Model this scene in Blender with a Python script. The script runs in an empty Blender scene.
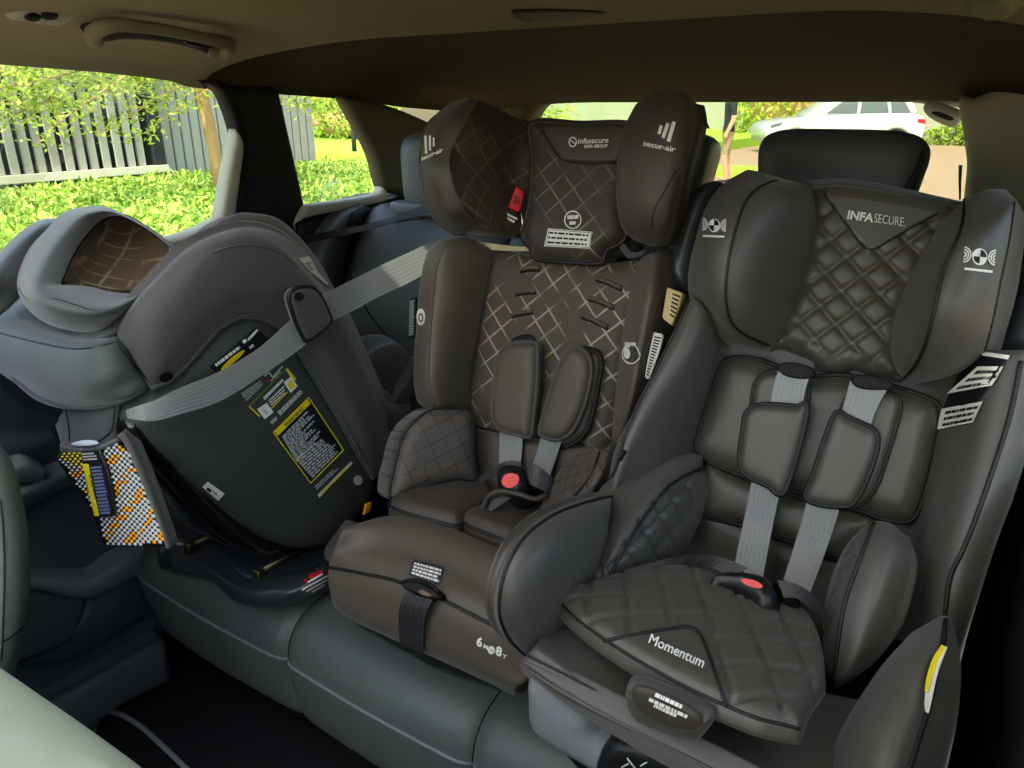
import bpy, bmesh, math, random
import numpy as np
from mathutils import Vector, Matrix, geometry
from mathutils.bvhtree import BVHTree

random.seed(7)
SC = bpy.context.scene
COL = SC.collection

# ---------------------------------------------------------------- camera, sky, sun, exposure
CAM = np.array([0.0, 0.0, 1.40])
FPX = 740.0
PITCH, YAW = math.radians(20.7), math.radians(33.3)
cd = bpy.data.cameras.new('camera'); cam = bpy.data.objects.new('camera', cd); COL.objects.link(cam)
cd.sensor_width = 36.0; cd.lens = FPX / 1024 * 36.0; cd.clip_start = 0.01; cd.clip_end = 300
cam.location = CAM; cam.rotation_euler = (math.pi / 2 - PITCH, 0, YAW)
SC.camera = cam

w = bpy.data.worlds.new('world'); SC.world = w; w.use_nodes = True
nt = w.node_tree; nt.nodes.clear()
o_ = nt.nodes.new('ShaderNodeOutputWorld'); b_ = nt.nodes.new('ShaderNodeBackground'); s_ = nt.nodes.new('ShaderNodeTexSky')
s_.sky_type = 'NISHITA'; s_.sun_disc = False; s_.sun_elevation = math.radians(52); s_.sun_rotation = math.radians(169)
s_.air_density = 1.0; s_.dust_density = 3.0; s_.ozone_density = 1.0
b_.inputs['Strength'].default_value = 0.40
nt.links.new(s_.outputs[0], b_.inputs[0]); nt.links.new(b_.outputs[0], o_.inputs[0])

sd = bpy.data.lights.new('sun', 'SUN'); sun = bpy.data.objects.new('sun', sd); COL.objects.link(sun)
sd.energy = 3.9; sd.angle = math.radians(1.0); sd.color = (1.0, 0.95, 0.84)
SUNDIR = Vector((0.12, -0.60, 0.75)).normalized()          # towards the sun
sun.rotation_euler = SUNDIR.to_track_quat('Z', 'Y').to_euler(); sun.location = (4, 3, 8)

SC.view_settings.view_transform = 'Standard'; SC.view_settings.look = 'None'
SC.view_settings.gamma = 1.0; SC.view_settings.use_curve_mapping = False
SC.view_settings.exposure = 0.92

# ---------------------------------------------------------------- geometry helpers
cp, sp_ = math.cos(PITCH), math.sin(PITCH); cy, sy = math.cos(YAW), math.sin(YAW)
def ray(px, py):
    x, y = px - 512.0, py - 384.0
    f = FPX * cp - y * sp_; dn = FPX * sp_ + y * cp
    return np.array([x * cy - f * sy, x * sy + f * cy, -dn])
class Plane:
    def __init__(s, O, N):
        s.O = np.array(O, float); s.N = np.array(N, float); s.N /= np.linalg.norm(s.N)
        a = np.array([1.0, 0, 0]) if abs(s.N[0]) < .8 else np.array([0, 1.0, 0])
        s.U = a - s.N * a.dot(s.N); s.U /= np.linalg.norm(s.U); s.V = np.cross(s.N, s.U)
    def at(s, px, py, d=0.0):
        r = ray(px, py); t = ((s.O + s.N * d - CAM).dot(s.N)) / r.dot(s.N)
        return CAM + r * t
    def uv(s, P):
        q = np.asarray(P) - s.O
        return np.stack([q @ s.U, q @ s.V], -1)
    def xyz(s, UV, h):
        return s.O + UV[:, :1] * s.U + UV[:, 1:2] * s.V + np.asarray(h).reshape(-1, 1) * s.N
def PX(x): return Plane((x, 0, 1), (1, 0, 0))
def PY(y): return Plane((0, y, 1), (0, -1, 0))
def PZ(z): return Plane((0, 0, z), (0, 0, 1))
def C(pl, pts, d=0.0):
    return np.array([pl.at(p[0], p[1], (p[2] if len(p) > 2 else d)) for p in pts])
def cru(P, sub, closed):                                   # uniform Catmull-Rom, sub points per segment
    P = np.asarray(P, float); n = len(P); out = []
    if n == 2 and not closed:
        return np.array([P[0] + (P[1] - P[0]) * k / sub for k in range(sub + 1)])
    m = n if closed else n - 1
    for i in range(m):
        p1, p2 = P[i], P[(i + 1) % n]
        p0 = P[(i - 1) % n] if closed or i > 0 else 2 * p1 - p2
        p3 = P[(i + 2) % n] if closed or i + 2 < n else 2 * p2 - p1
        for k in range(sub):
            t = k / sub
            out.append(.5 * (2 * p1 + (p2 - p0) * t + (2 * p0 - 5 * p1 + 4 * p2 - p3) * t * t + (3 * p1 - p0 - 3 * p2 + p3) * t ** 3))
    if not closed: out.append(P[-1])
    return np.array(out)
def resample(P, n, closed):
    Q = np.vstack([P, P[:1]]) if closed else P
    L = np.concatenate([[0], np.cumsum(np.linalg.norm(np.diff(Q, axis=0), axis=1))])
    t = np.linspace(0, L[-1], n + 1)[:-1] if closed else np.linspace(0, L[-1], n)
    return np.stack([np.interp(t, L, Q[:, k]) for k in range(Q.shape[1])], -1)
def crom(P, n, closed=False): return resample(cru(P, 10, closed), n, closed)
def outline(pts, step):                                    # closed 2-D outline; a third entry 1 marks a sharp corner
    sharp = [i for i, p in enumerate(pts) if len(p) > 2 and p[2]]
    P = np.array([p[:2] for p in pts], float)
    if not sharp: Q = cru(P, 12, True)
    else:
        Q = []
        for a, b in zip(sharp, sharp[1:] + [sharp[0] + len(P)]):
            seg = P[[i % len(P) for i in range(a, b + 1)]]
            Q.extend(cru(seg, 12, False)[:-1])
        Q = np.array(Q)
    L = np.linalg.norm(np.diff(np.vstack([Q, Q[:1]]), axis=0), axis=1).sum()
    return resample(Q, max(12, int(L / step)), True)

def mk(name, V, F, mat, parent=None, smooth=True, uv=None, kind=None, flat=False):
    me = bpy.data.meshes.new(name); me.from_pydata([tuple(v) for v in V], [], [tuple(f) for f in F]); me.update()
    if uv is not None:
        l = me.uv_layers.new(name='UVMap'); li = np.zeros(len(me.loops), int); me.loops.foreach_get('vertex_index', li)
        l.data.foreach_set('uv', np.asarray(uv, float)[li].ravel())
    bm = bmesh.new(); bm.from_mesh(me); bmesh.ops.recalc_face_normals(bm, faces=bm.faces[:]); bm.to_mesh(me); bm.free()
    if smooth: me.polygons.foreach_set('use_smooth', [True] * len(me.polygons))
    if mat: me.materials.append(mat)
    ob = bpy.data.objects.new(name, me); COL.objects.link(ob)
    if kind: ob['kind'] = kind
    if parent is not None: child(ob, parent)
    return ob
def child(ob, parent):
    ob.parent = parent
    if parent.type == 'EMPTY': ob.matrix_parent_inverse = Matrix.Translation(-parent.location)
def tag(o, label, cat, group=None):
    o['label'] = label; o['category'] = cat
    if group: o['group'] = group
    return o
def thing(name, label, cat, loc, group=None):
    e = bpy.data.objects.new(name, None); COL.objects.link(e); e.location = loc; e.empty_display_size = .05
    return tag(e, label, cat, group)

def surf(name, mat, parent, curves, nu=28, sub=5, cyc=False, closed=False, uvp=None, kind=None, fn=None, thick=0, uva=False):
    R = np.array([crom(c, nu, closed) for c in curves])
    G = np.stack([cru(R[:, j], sub, cyc) for j in range(nu)], 1)          # rows x nu x 3
    nr = G.shape[0]
    if fn is not None: G = fn(G)
    V = G.reshape(-1, 3); F = []
    for i in range(nr if cyc else nr - 1):
        for j in range(nu if closed else nu - 1):
            a, b = i * nu + j, i * nu + (j + 1) % nu; i2 = (i + 1) % nr
            F.append((a, b, i2 * nu + (j + 1) % nu, i2 * nu + j))
    if cyc and not closed:
        for j in (0, nu - 1): F.append(tuple(i * nu + j for i in range(nr)))
    uv = uvp.uv(V) if uvp is not None else None
    if uva:                                                # lengths measured over the surface itself
        a = np.concatenate([[0], np.cumsum(np.linalg.norm(np.diff(G[:, nu // 2], axis=0), axis=1))])
        b = np.concatenate([[0], np.cumsum(np.linalg.norm(np.diff(G[nr // 3], axis=0), axis=1))])
        uv = np.stack(np.broadcast_arrays(a[:, None], -b[None]), -1).reshape(-1, 2)
    ob = mk(name, V, F, mat, parent, uv=uv, kind=kind)
    if thick:
        m = ob.modifiers.new('thickness', 'SOLIDIFY'); m.thickness = thick; m.offset = 0
    return ob
def skin(name, mat, parent, pl, curves, back=.05, nu=28, sub=5, hollow=False, **k):      # upholstered piece: visible curves plus a closed rear
    cs = [C(pl, c) if not isinstance(c, np.ndarray) else c for c in curves]
    bk = [c - pl.N * back for c in cs[::-1]] if hollow else [cs[-1] - pl.N * back, cs[0] - pl.N * back]
    return surf(name, mat, parent, cs + bk, nu, sub, cyc=True, uvp=pl, **k)

def segdist(P, B):
    A = B; D = np.roll(B, -1, 0) - B; L2 = (D ** 2).sum(1) + 1e-12; out = np.empty(len(P))
    for s in range(0, len(P), 1500):
        q = P[s:s + 1500, None, :] - A[None]
        t = np.clip((q * D).sum(-1) / L2, 0, 1)
        out[s:s + 1500] = np.sqrt((((q - t[..., None] * D) ** 2).sum(-1)).min(1))
    return out
def inside(P, B):
    x, y = P[:, 0], P[:, 1]; r = np.zeros(len(P), bool); n = len(B)
    for i in range(n):
        x1, y1 = B[i]; x2, y2 = B[(i + 1) % n]
        if y1 == y2: continue
        c = ((y1 > y) != (y2 > y)) & (x < (x2 - x1) * (y - y1) / (y2 - y1) + x1); r ^= c
    return r
def pad(name, mat, parent, pl, pts, th=.02, rnd=.015, d=0.0, depth=.012, bulge=0.0, sp=.008, quilt=None, world=False, kind=None, pipe=None, pmat=None, fill=None):
    """a padded panel lying on plane pl; pts = outline (pixels of the photo carried onto the plane, or 3-D points)"""
    if world: uvp = [tuple(pl.uv(np.array(p[:3]))) + ((p[3],) if len(p) > 3 else ()) for p in pts]
    else: uvp = [tuple(pl.uv(pl.at(p[0], p[1], d + th * .5))) + ((p[2],) if len(p) > 2 else ()) for p in pts]
    B = outline(uvp, sp); n = len(B)
    area = .5 * (B[:, 0] * np.roll(B[:, 1], -1) - np.roll(B[:, 0], -1) * B[:, 1]).sum()
    if area < 0: B = B[::-1].copy()
    T = np.roll(B, -1, 0) - np.roll(B, 1, 0); T /= np.linalg.norm(T, axis=1)[:, None] + 1e-12
    Nn = np.stack([-T[:, 1], T[:, 0]], -1)
    P = [B]
    for fr in (.08, .25, .55, 1.0):
        q = B + Nn * rnd * fr; k = (segdist(q, B) > rnd * fr * .9) & inside(q, B); P.append(q[k])
    gs = fill or (sp if quilt else sp * 2.2)
    lo, hi = B.min(0), B.max(0)
    gx = np.arange(lo[0], hi[0], gs); gy = np.arange(lo[1], hi[1], gs * .866)
    X, Y = np.meshgrid(gx, gy); X = X + (np.arange(len(gy)) % 2)[:, None] * gs * .5
    q = np.stack([X.ravel(), Y.ravel()], -1)
    if len(q):
        q = q[inside(q, B)]
        if len(q): q = q[segdist(q, B) > rnd * 1.0 + gs * .4]
        P.append(q)
    P = np.vstack(P)
    vs, es, fs, ov, oe, of = geometry.delaunay_2d_cdt([Vector(p) for p in P], [(i, (i + 1) % n) for i in range(n)], [], 1, 1e-7)
    V2 = np.array([tuple(v) for v in vs]); dist = segdist(V2, B)
    t = np.clip(dist / rnd, 0, 1); h = d + th * np.sqrt(np.maximum(0, 1 - (1 - t) ** 2))
    if bulge: h = h + bulge * (1 - np.exp(-dist / (rnd * 3)))
    if quilt is not None: h = h + quilt(V2[:, 0], V2[:, 1]) * np.clip(dist / .006, 0, 1)
    V = pl.xyz(V2, h)
    bi = {}
    for i, o in enumerate(ov):
        for k in o:
            if k < n: bi.setdefault(k, i)
    ring = [bi[k] for k in range(n) if k in bi]
    base = len(V); V = np.vstack([V, pl.xyz(V2[ring], np.full(len(ring), d - depth))])
    F = [tuple(f) for f in fs]; m = len(ring)
    for i in range(m): F.append((ring[i], base + i, base + (i + 1) % m, ring[(i + 1) % m]))
    F.append(tuple(base + i for i in range(m)))
    uv = pl.uv(V)
    ob = mk(name, V, F, mat, parent, uv=uv, kind=kind)
    if pipe:
        tube('piping', pmat, ob if (parent is not None and parent.type == 'EMPTY') else parent, pl.xyz(B, np.full(len(B), d + th * .38)), pipe, closed=True, n=6)
    return ob
def tube(name, mat, parent, P, r, closed=False, n=8, kind=None, flat=None):
    P = np.asarray(P, float); m = len(P)
    T = (np.roll(P, -1, 0) - np.roll(P, 1, 0)) if closed else np.gradient(P, axis=0)
    T /= np.linalg.norm(T, axis=1)[:, None] + 1e-12
    ref = np.array([0, 0, 1.0]) if abs(T[0][2]) < .9 else np.array([1.0, 0, 0])
    u = np.cross(T[0], ref); u /= np.linalg.norm(u); V = []
    rr = np.full(m, r) if np.isscalar(r) else np.interp(np.linspace(0, 1, m), np.linspace(0, 1, len(r)), r)
    for i in range(m):
        u = u - T[i] * u.dot(T[i]); u /= np.linalg.norm(u) + 1e-12; v = np.cross(T[i], u)
        for k in range(n):
            a = 2 * math.pi * k / n; V.append(P[i] + rr[i] * (math.cos(a) * u * (flat or 1) + math.sin(a) * v))
    F = []
    for i in range(m if closed else m - 1):
        for k in range(n):
            i2 = (i + 1) % m; F.append((i * n + k, i * n + (k + 1) % n, i2 * n + (k + 1) % n, i2 * n + k))
    if not closed: F += [tuple(range(n)), tuple((m - 1) * n + k for k in range(n))]
    return mk(name, V, F, mat, parent, kind=kind)
def belt(name, mat, parent, A, B, th=.0016, n=24):
    A = crom(A, n); B = crom(B, n); T = np.gradient((A + B) / 2, axis=0); N = np.cross(T, B - A); N /= np.linalg.norm(N, axis=1)[:, None] + 1e-12
    V = []; uv = []; F = []; L = 0
    for i in range(n):
        V += [A[i] + N[i] * th / 2, B[i] + N[i] * th / 2, B[i] - N[i] * th / 2, A[i] - N[i] * th / 2]
        if i: L += np.linalg.norm((A[i] + B[i] - A[i - 1] - B[i - 1]) / 2)
        uv += [(0, L), (1, L), (1, L), (0, L)]
        if i:
            for k in range(4): F.append(((i - 1) * 4 + k, (i - 1) * 4 + (k + 1) % 4, i * 4 + (k + 1) % 4, i * 4 + k))
    F += [(0, 1, 2, 3), tuple((n - 1) * 4 + k for k in range(4))]
    return mk(name, V, F, mat, parent, smooth=False, uv=uv)
def rbox(name, mat, parent, c, size, e=.35, rot=None, nu=32, nv=18, taper=None):
    V = []; F = []; f = lambda x, p: math.copysign(abs(x) ** p, x)
    for i in range(nv + 1):
        a = -math.pi / 2 + math.pi * i / nv
        for j in range(nu):
            b = 2 * math.pi * j / nu
            p = Vector((f(math.cos(a), e) * f(math.cos(b), e) * size[0] / 2, f(math.cos(a), e) * f(math.sin(b), e) * size[1] / 2, f(math.sin(a), e) * size[2] / 2))
            if taper: p.x *= 1 + taper * p.z / size[2]
            if rot is not None: p = rot @ p
            V.append(np.array(c) + np.array(p))
    for i in range(nv):
        for j in range(nu): F.append((i * nu + j, i * nu + (j + 1) % nu, (i + 1) * nu + (j + 1) % nu, (i + 1) * nu + j))
    ob = mk(name, V, F, mat, parent); return ob
def box(name, mat, parent, lo, hi, kind=None, bevel=0):
    V = [(x, y, z) for x in (lo[0], hi[0]) for y in (lo[1], hi[1]) for z in (lo[2], hi[2])]
    F = [(0, 1, 3, 2), (4, 6, 7, 5), (0, 4, 5, 1), (2, 3, 7, 6), (0, 2, 6, 4), (1, 5, 7, 3)]
    ob = mk(name, V, F, mat, parent, smooth=False, kind=kind)
    if bevel:
        m = ob.modifiers.new('edge', 'BEVEL'); m.width = bevel; m.segments = 3
    return ob

# ---- things printed on, or sewn onto, a real surface: found where the surface is
_bv = {}
def bvh(ob):
    if ob.name not in _bv:
        me = ob.data
        _bv[ob.name] = BVHTree.FromPolygons([v.co.copy() for v in me.vertices], [tuple(p.vertices) for p in me.polygons])
    return _bv[ob.name]
def hit(px, py, bases, off=.0012, fb=None):
    r = Vector(ray(px, py)).normalized(); best = None
    for b in bases:
        h = bvh(b).ray_cast(Vector(CAM), r)
        if h[0] is not None and (best is None or h[3] < best[2]):
            n = h[1] if h[1].dot(r) < 0 else -h[1]; best = (h[0], n, h[3])
    if best is None:
        return np.array(fb.at(px, py)) if fb else None
    return np.array(best[0] + best[1] * off)
def onto(name, mat, parent, pts, bases, fb, off=.0012, sub=6):               # flat printed quad or polygon on a surface
    if len(pts) == 4:
        a, b, c, d = [np.array(p, float) for p in pts]; V = []; F = []; uv = []
        for i in range(sub + 1):
            for j in range(sub + 1):
                s, t = i / sub, j / sub; p = (a * (1 - s) + b * s) * (1 - t) + (d * (1 - s) + c * s) * t
                V.append(hit(p[0], p[1], bases, off, fb)); uv.append((s, t))
        for i in range(sub):
            for j in range(sub): k = i * (sub + 1) + j; F.append((k, k + 1, k + sub + 2, k + sub + 1))
        return mk(name, V, F, mat, parent, uv=uv)
    V = [hit(p[0], p[1], bases, off, fb) for p in pts]
    return mk(name, V, [tuple(range(len(V)))], mat, parent)
def sew(name, mat, parent, pts, bases, fb, r=.002, off=None, n=None, closed=False):   # piping / seam laid on a surface
    P = crom(np.array(pts, float), n or max(10, int(sum(math.hypot(a[0] - b[0], a[1] - b[1]) for a, b in zip(pts, pts[1:])) / 5)), closed)
    Q = np.array([hit(p[0], p[1], bases, r * .4 if off is None else off, fb) for p in P])
    if len(Q) > 5:
        for _ in range(2):
            K = Q.copy(); K[1:-1] = (Q[:-2] + 2 * Q[1:-1] + Q[2:]) / 4; Q = K
    return tube(name, mat, parent, Q, r, closed, 6)
def lettering(name, s, p00, p10, p01, mat, parent, bases, fb, bold=0.0, shear=0.0, off=.0020, spacing=1.0):
    cu = bpy.data.curves.new('t', 'FONT'); cu.body = s; cu.size = 1; cu.offset = bold; cu.shear = shear; cu.space_character = spacing; cu.resolution_u = 3
    ob = bpy.data.objects.new('t', cu); COL.objects.link(ob)
    dg = bpy.context.evaluated_depsgraph_get(); me = bpy.data.meshes.new_from_object(ob.evaluated_get(dg))
    bm = bmesh.new(); bm.from_mesh(me); bmesh.ops.triangulate(bm, faces=bm.faces[:])
    bmesh.ops.subdivide_edges(bm, edges=[e for e in bm.edges if e.calc_length() > .3], cuts=1, use_grid_fill=False); bmesh.ops.triangulate(bm, faces=bm.faces[:])
    bm.verts.ensure_lookup_table(); V = np.array([tuple(v.co) for v in bm.verts]); F = [tuple(v.index for v in f.verts) for f in bm.faces]; bm.free()
    bpy.data.objects.remove(ob); bpy.data.curves.remove(cu); bpy.data.meshes.remove(me)
    x0, x1 = V[:, 0].min(), V[:, 0].max(); cap = .72
    a, b, c = [np.array(p, float) for p in (p00, p10, p01)]
    W = []
    for v in V:
        p = a + (b - a) * (v[0] - x0) / (x1 - x0) + (c - a) * v[1] / cap
        W.append(hit(p[0], p[1], bases, off, fb))
    return mk(name, W, F, mat, parent, smooth=False)
def bars(name, mat, parent, quads, bases, fb, off=.0018):                     # rows of print too small to read
    V = []; F = []
    Q2 = []
    for q in quads:
        a, b, c, d = [np.array(p, float) for p in q]; n = max(1, int(math.ceil(max(np.linalg.norm(b - a), np.linalg.norm(c - d)) / 5)))
        for k in range(n): f, g = k / n, (k + 1) / n; Q2.append([a + (b - a) * f, a + (b - a) * g, d + (c - d) * g, d + (c - d) * f])
    for q in Q2:
        k = len(V); V += [hit(p[0], p[1], bases, off, fb) for p in q]; F.append((k, k + 1, k + 2, k + 3))
    return mk(name, V, F, mat, parent, smooth=False)
def textrows(a, b, c, d, rows, rag=.25, fillf=.55, words=True, seed=1):
    """quads for ragged rows of tiny print inside quad a(top-left) b(top-right) c(bottom-right) d(bottom-left)"""
    rnd = random.Random(seed); a, b, c, d = [np.array(p, float) for p in (a, b, c, d)]; out = []
    f = lambda s, t: (a * (1 - s) + b * s) * (1 - t) + (d * (1 - s) + c * s) * t
    for i in range(rows):
        t0, t1 = (i + (1 - fillf) / 2) / rows, (i + (1 + fillf) / 2) / rows; end = 1 - rag * rnd.random(); s = 0
        while s < end:
            l = (.05 + .13 * rnd.random()) if words else 1
            e = min(s + l, end); out.append([f(s, t0), f(e, t0), f(e, t1), f(s, t1)]); s = e + .025
    return out
def circ(cx, cyy, rx, ry, n=24, a0=0, a1=360, rot=0):
    o = []
    for k in range(n):
        a = math.radians(a0 + (a1 - a0) * k / (n if a1 - a0 == 360 else n - 1)); x, y = rx * math.cos(a), ry * math.sin(a)
        o.append((cx + x * math.cos(rot) - y * math.sin(rot), cyy + x * math.sin(rot) + y * math.cos(rot)))
    return o

# ---------------------------------------------------------------- materials
def srgb(c): return tuple(((x / 255) / 12.92 if x / 255 <= .04045 else ((x / 255 + .055) / 1.055) ** 2.4) for x in c) + (1,)
def M(name, col, rough=.6, spec=.4, sheen=0, bump=0, bscale=400, metal=0, coat=0, var=0, vscale=8, trans=0, sss=None):
    m = bpy.data.materials.new(name); m.use_nodes = True; t = m.node_tree; p = t.nodes['Principled BSDF']; L = t.links
    c = srgb(col); p.inputs['Base Color'].default_value = c; p.inputs['Roughness'].default_value = rough
    p.inputs['Specular IOR Level'].default_value = spec; p.inputs['Metallic'].default_value = metal; p.inputs['Coat Weight'].default_value = coat
    p.inputs['Sheen Weight'].default_value = sheen; p.inputs['Sheen Roughness'].default_value = .4
    if trans: p.inputs['Transmission Weight'].default_value = trans
    tc = t.nodes.new('ShaderNodeTexCoord')
    if bump:
        n = t.nodes.new('ShaderNodeTexNoise'); n.inputs['Scale'].default_value = bscale; n.inputs['Detail'].default_value = 3
        L.new(tc.outputs['Object'], n.inputs['Vector']); b = t.nodes.new('ShaderNodeBump'); b.inputs['Strength'].default_value = bump; b.inputs['Distance'].default_value = .002
        L.new(n.outputs['Fac'], b.inputs['Height']); L.new(b.outputs[0], p.inputs['Normal'])
    if var:
        n = t.nodes.new('ShaderNodeTexNoise'); n.inputs['Scale'].default_value = vscale; n.inputs['Detail'].default_value = 4
        L.new(tc.outputs['Object'], n.inputs['Vector']); mx = t.nodes.new('ShaderNodeMix'); mx.data_type = 'RGBA'
        mx.inputs[6].default_value = tuple(x * (1 - var) for x in c[:3]) + (1,); mx.inputs[7].default_value = tuple(min(1, x * (1 + var)) for x in c[:3]) + (1,)
        L.new(n.outputs['Fac'], mx.inputs[0]); L.new(mx.outputs[2], p.inputs['Base Color'])
    return m
def node(t, ty, **k):
    n = t.nodes.new(ty)
    for a, b in k.items(): setattr(n, a, b)
    return n
def mathn(t, op, a, b=None, c=None):
    n = node(t, 'ShaderNodeMath', operation=op)
    for i, v in enumerate((a, b, c)):
        if v is None: continue
        if hasattr(v, 'links'): t.links.new(v, n.inputs[i])
        else: n.inputs[i].default_value = v
    return n.outputs[0]
def diamond_print(name, base, line, s=.027, wd=.10, rough=.55, keep=.42, k=1.0, shine=.35):
    """fabric with a printed lattice of broken diamond lines (UV in metres on the panel)"""
    m = M(name, base, rough, .35, sheen=.15, bump=.12, bscale=900); t = m.node_tree; p = t.nodes['Principled BSDF']; L = t.links
    uv = node(t, 'ShaderNodeUVMap'); sep = node(t, 'ShaderNodeSeparateXYZ'); L.new(uv.outputs[0], sep.inputs[0]); u, v = sep.outputs[0], sep.outputs[1]
    vk = mathn(t, 'MULTIPLY', v, k)
    a = mathn(t, 'DIVIDE', mathn(t, 'ADD', u, vk), s * 1.414); b = mathn(t, 'DIVIDE', mathn(t, 'SUBTRACT', u, vk), s * 1.414)
    def ln(q):
        f = mathn(t, 'ABSOLUTE', mathn(t, 'SUBTRACT', mathn(t, 'FRACT', q), .5)); return mathn(t, 'LESS_THAN', f, wd / 2)
    n = node(t, 'ShaderNodeTexNoise'); n.inputs['Scale'].default_value = 16; n.inputs['Detail'].default_value = 1; L.new(uv.outputs[0], n.inputs['Vector'])
    g = mathn(t, 'SMOOTH_MIN', mathn(t, 'MAXIMUM', mathn(t, 'MULTIPLY', mathn(t, 'SUBTRACT', n.outputs['Fac'], keep), 8), 0), 1, .1)
    f = mathn(t, 'MULTIPLY', mathn(t, 'MAXIMUM', ln(a), ln(b)), g)
    mx = node(t, 'ShaderNodeMix', data_type='RGBA'); mx.inputs[6].default_value = srgb(base); mx.inputs[7].default_value = srgb(line)
    L.new(f, mx.inputs[0]); L.new(mx.outputs[2], p.inputs['Base Color'])
    r = mathn(t, 'SUBTRACT', rough, mathn(t, 'MULTIPLY', f, shine)); L.new(r, p.inputs['Roughness'])
    return m
def ribbed(name, base, freq=420, ang=0.0, strength=.5, rough=.5, spec=.4, lo=.75):
    m = M(name, base, rough, spec); t = m.node_tree; p = t.nodes['Principled BSDF']; L = t.links
    uv = node(t, 'ShaderNodeUVMap'); mp = node(t, 'ShaderNodeMapping'); mp.inputs['Rotation'].default_value = (0, 0, ang); L.new(uv.outputs[0], mp.inputs[0])
    sep = node(t, 'ShaderNodeSeparateXYZ'); L.new(mp.outputs[0], sep.inputs[0])
    n = node(t, 'ShaderNodeTexNoise'); n.inputs['Scale'].default_value = 30; L.new(uv.outputs[0], n.inputs['Vector'])
    x = mathn(t, 'ADD', mathn(t, 'MULTIPLY', sep.outputs[0], freq), mathn(t, 'MULTIPLY', n.outputs['Fac'], .6))
    wv = mathn(t, 'ABSOLUTE', mathn(t, 'SUBTRACT', mathn(t, 'FRACT', x), .5))
    b = node(t, 'ShaderNodeBump'); b.inputs['Strength'].default_value = strength; b.inputs['Distance'].default_value = .001
    L.new(wv, b.inputs['Height']); L.new(b.outputs[0], p.inputs['Normal'])
    c = srgb(base); mx = node(t, 'ShaderNodeMix', data_type='RGBA'); mx.inputs[6].default_value = tuple(q * lo for q in c[:3]) + (1,); mx.inputs[7].default_value = tuple(min(1, q * (2 - lo)) for q in c[:3]) + (1,)
    L.new(mathn(t, 'MULTIPLY', wv, 2), mx.inputs[0]); L.new(mx.outputs[2], p.inputs['Base Color'])
    return m
def glass(name, tint, refl=.06):
    m = bpy.data.materials.new(name); m.use_nodes = True; t = m.node_tree; t.nodes.clear(); L = t.links
    o = node(t, 'ShaderNodeOutputMaterial'); tr = node(t, 'ShaderNodeBsdfTransparent'); gl = node(t, 'ShaderNodeBsdfGlossy'); mx = node(t, 'ShaderNodeMixShader')
    tr.inputs[0].default_value = tint; gl.inputs['Roughness'].default_value = .02; lw = node(t, 'ShaderNodeLayerWeight'); lw.inputs[0].default_value = .3
    L.new(mathn(t, 'MULTIPLY', lw.outputs['Fresnel'], refl * 4), mx.inputs[0]); L.new(tr.outputs[0], mx.inputs[1]); L.new(gl.outputs[0], mx.inputs[2]); L.new(mx.outputs[0], o.inputs[0])
    return m
def leafmat(name, c1, c2, trans=.35):
    m = bpy.data.materials.new(name); m.use_nodes = True; t = m.node_tree; p = t.nodes['Principled BSDF']; L = t.links
    at = node(t, 'ShaderNodeUVMap'); sep = node(t, 'ShaderNodeSeparateXYZ'); L.new(at.outputs[0], sep.inputs[0])
    mx = node(t, 'ShaderNodeMix', data_type='RGBA'); mx.inputs[6].default_value = srgb(c1); mx.inputs[7].default_value = srgb(c2)
    L.new(sep.outputs[0], mx.inputs[0]); L.new(mx.outputs[2], p.inputs['Base Color']); p.inputs['Roughness'].default_value = .45; p.inputs['Specular IOR Level'].default_value = .3
    tl = node(t, 'ShaderNodeBsdfTranslucent'); L.new(mx.outputs[2], tl.inputs[0]); ms = node(t, 'ShaderNodeMixShader'); ms.inputs[0].default_value = trans
    o = t.nodes['Material Output']; L.new(p.outputs[0], ms.inputs[1]); L.new(tl.outputs[0], ms.inputs[2]); L.new(ms.outputs[0], o.inputs[0])
    return m

BLACK = M('black_plastic', (22, 23, 24), .35, .5)
GLOSS = M('gloss_black_plastic', (14, 15, 17), .15, .6)
PIPE = M('black_piping', (22, 22, 24), .5, .4)
LEATHER = M('slate_leather', (84, 91, 89), .42, .45, bump=.15, bscale=700)
LEATHER2 = M('pale_grey_leather', (140, 148, 138), .45, .4, bump=.1, bscale=700)
SATIN = M('brown_black_satin_fabric', (75, 72, 67), .42, .55, sheen=.15, bump=.12, bscale=1200)
SATINQ = M('quilted_satin_fabric', (76, 73, 64), .40, .55, sheen=.12, bump=.12, bscale=1200)
MFAB = M('brown_fabric', (80, 72, 62), .5, .45, sheen=.15, bump=.15, bscale=1200)
MFAB2 = M('deep_brown_fabric', (60, 53, 46), .52, .45, sheen=.12, bump=.15, bscale=1200)
MPRINT = diamond_print('brown_diamond_print', (72, 64, 55), (156, 141, 122))
MPRINT2 = diamond_print('dark_diamond_print', (56, 49, 42), (100, 88, 73), keep=.44)
MPRINT3 = diamond_print('black_diamond_print', (78, 71, 65), (48, 44, 42), s=.022, keep=.3, wd=.07)
LFAB = M('grey_knit_fabric', (76, 83, 82), .6, .35, sheen=.4, bump=.15, bscale=1500, var=.08, vscale=30)
LFAB2 = M('charcoal_knit_fabric', (72, 72, 71), .62, .3, sheen=.3, bump=.15, bscale=1500)
WEB = ribbed('belt_webbing', (130, 133, 132), freq=7, strength=.35, rough=.38, spec=.5, lo=.9)
WEBD = ribbed('black_webbing', (44, 44, 46), freq=6, strength=.4, rough=.4, spec=.5, lo=.6)
WHITE = M('white_print', (232, 232, 226), .6, .2)
CREAM = M('label_white', (225, 226, 214), .5, .3)
YELLOW = M('yellow_print', (235, 215, 30), .5, .3)
ORANGE = M('orange_print', (245, 165, 25), .5, .3)
RED = M('red_plastic', (205, 30, 40), .4, .4)
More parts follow.
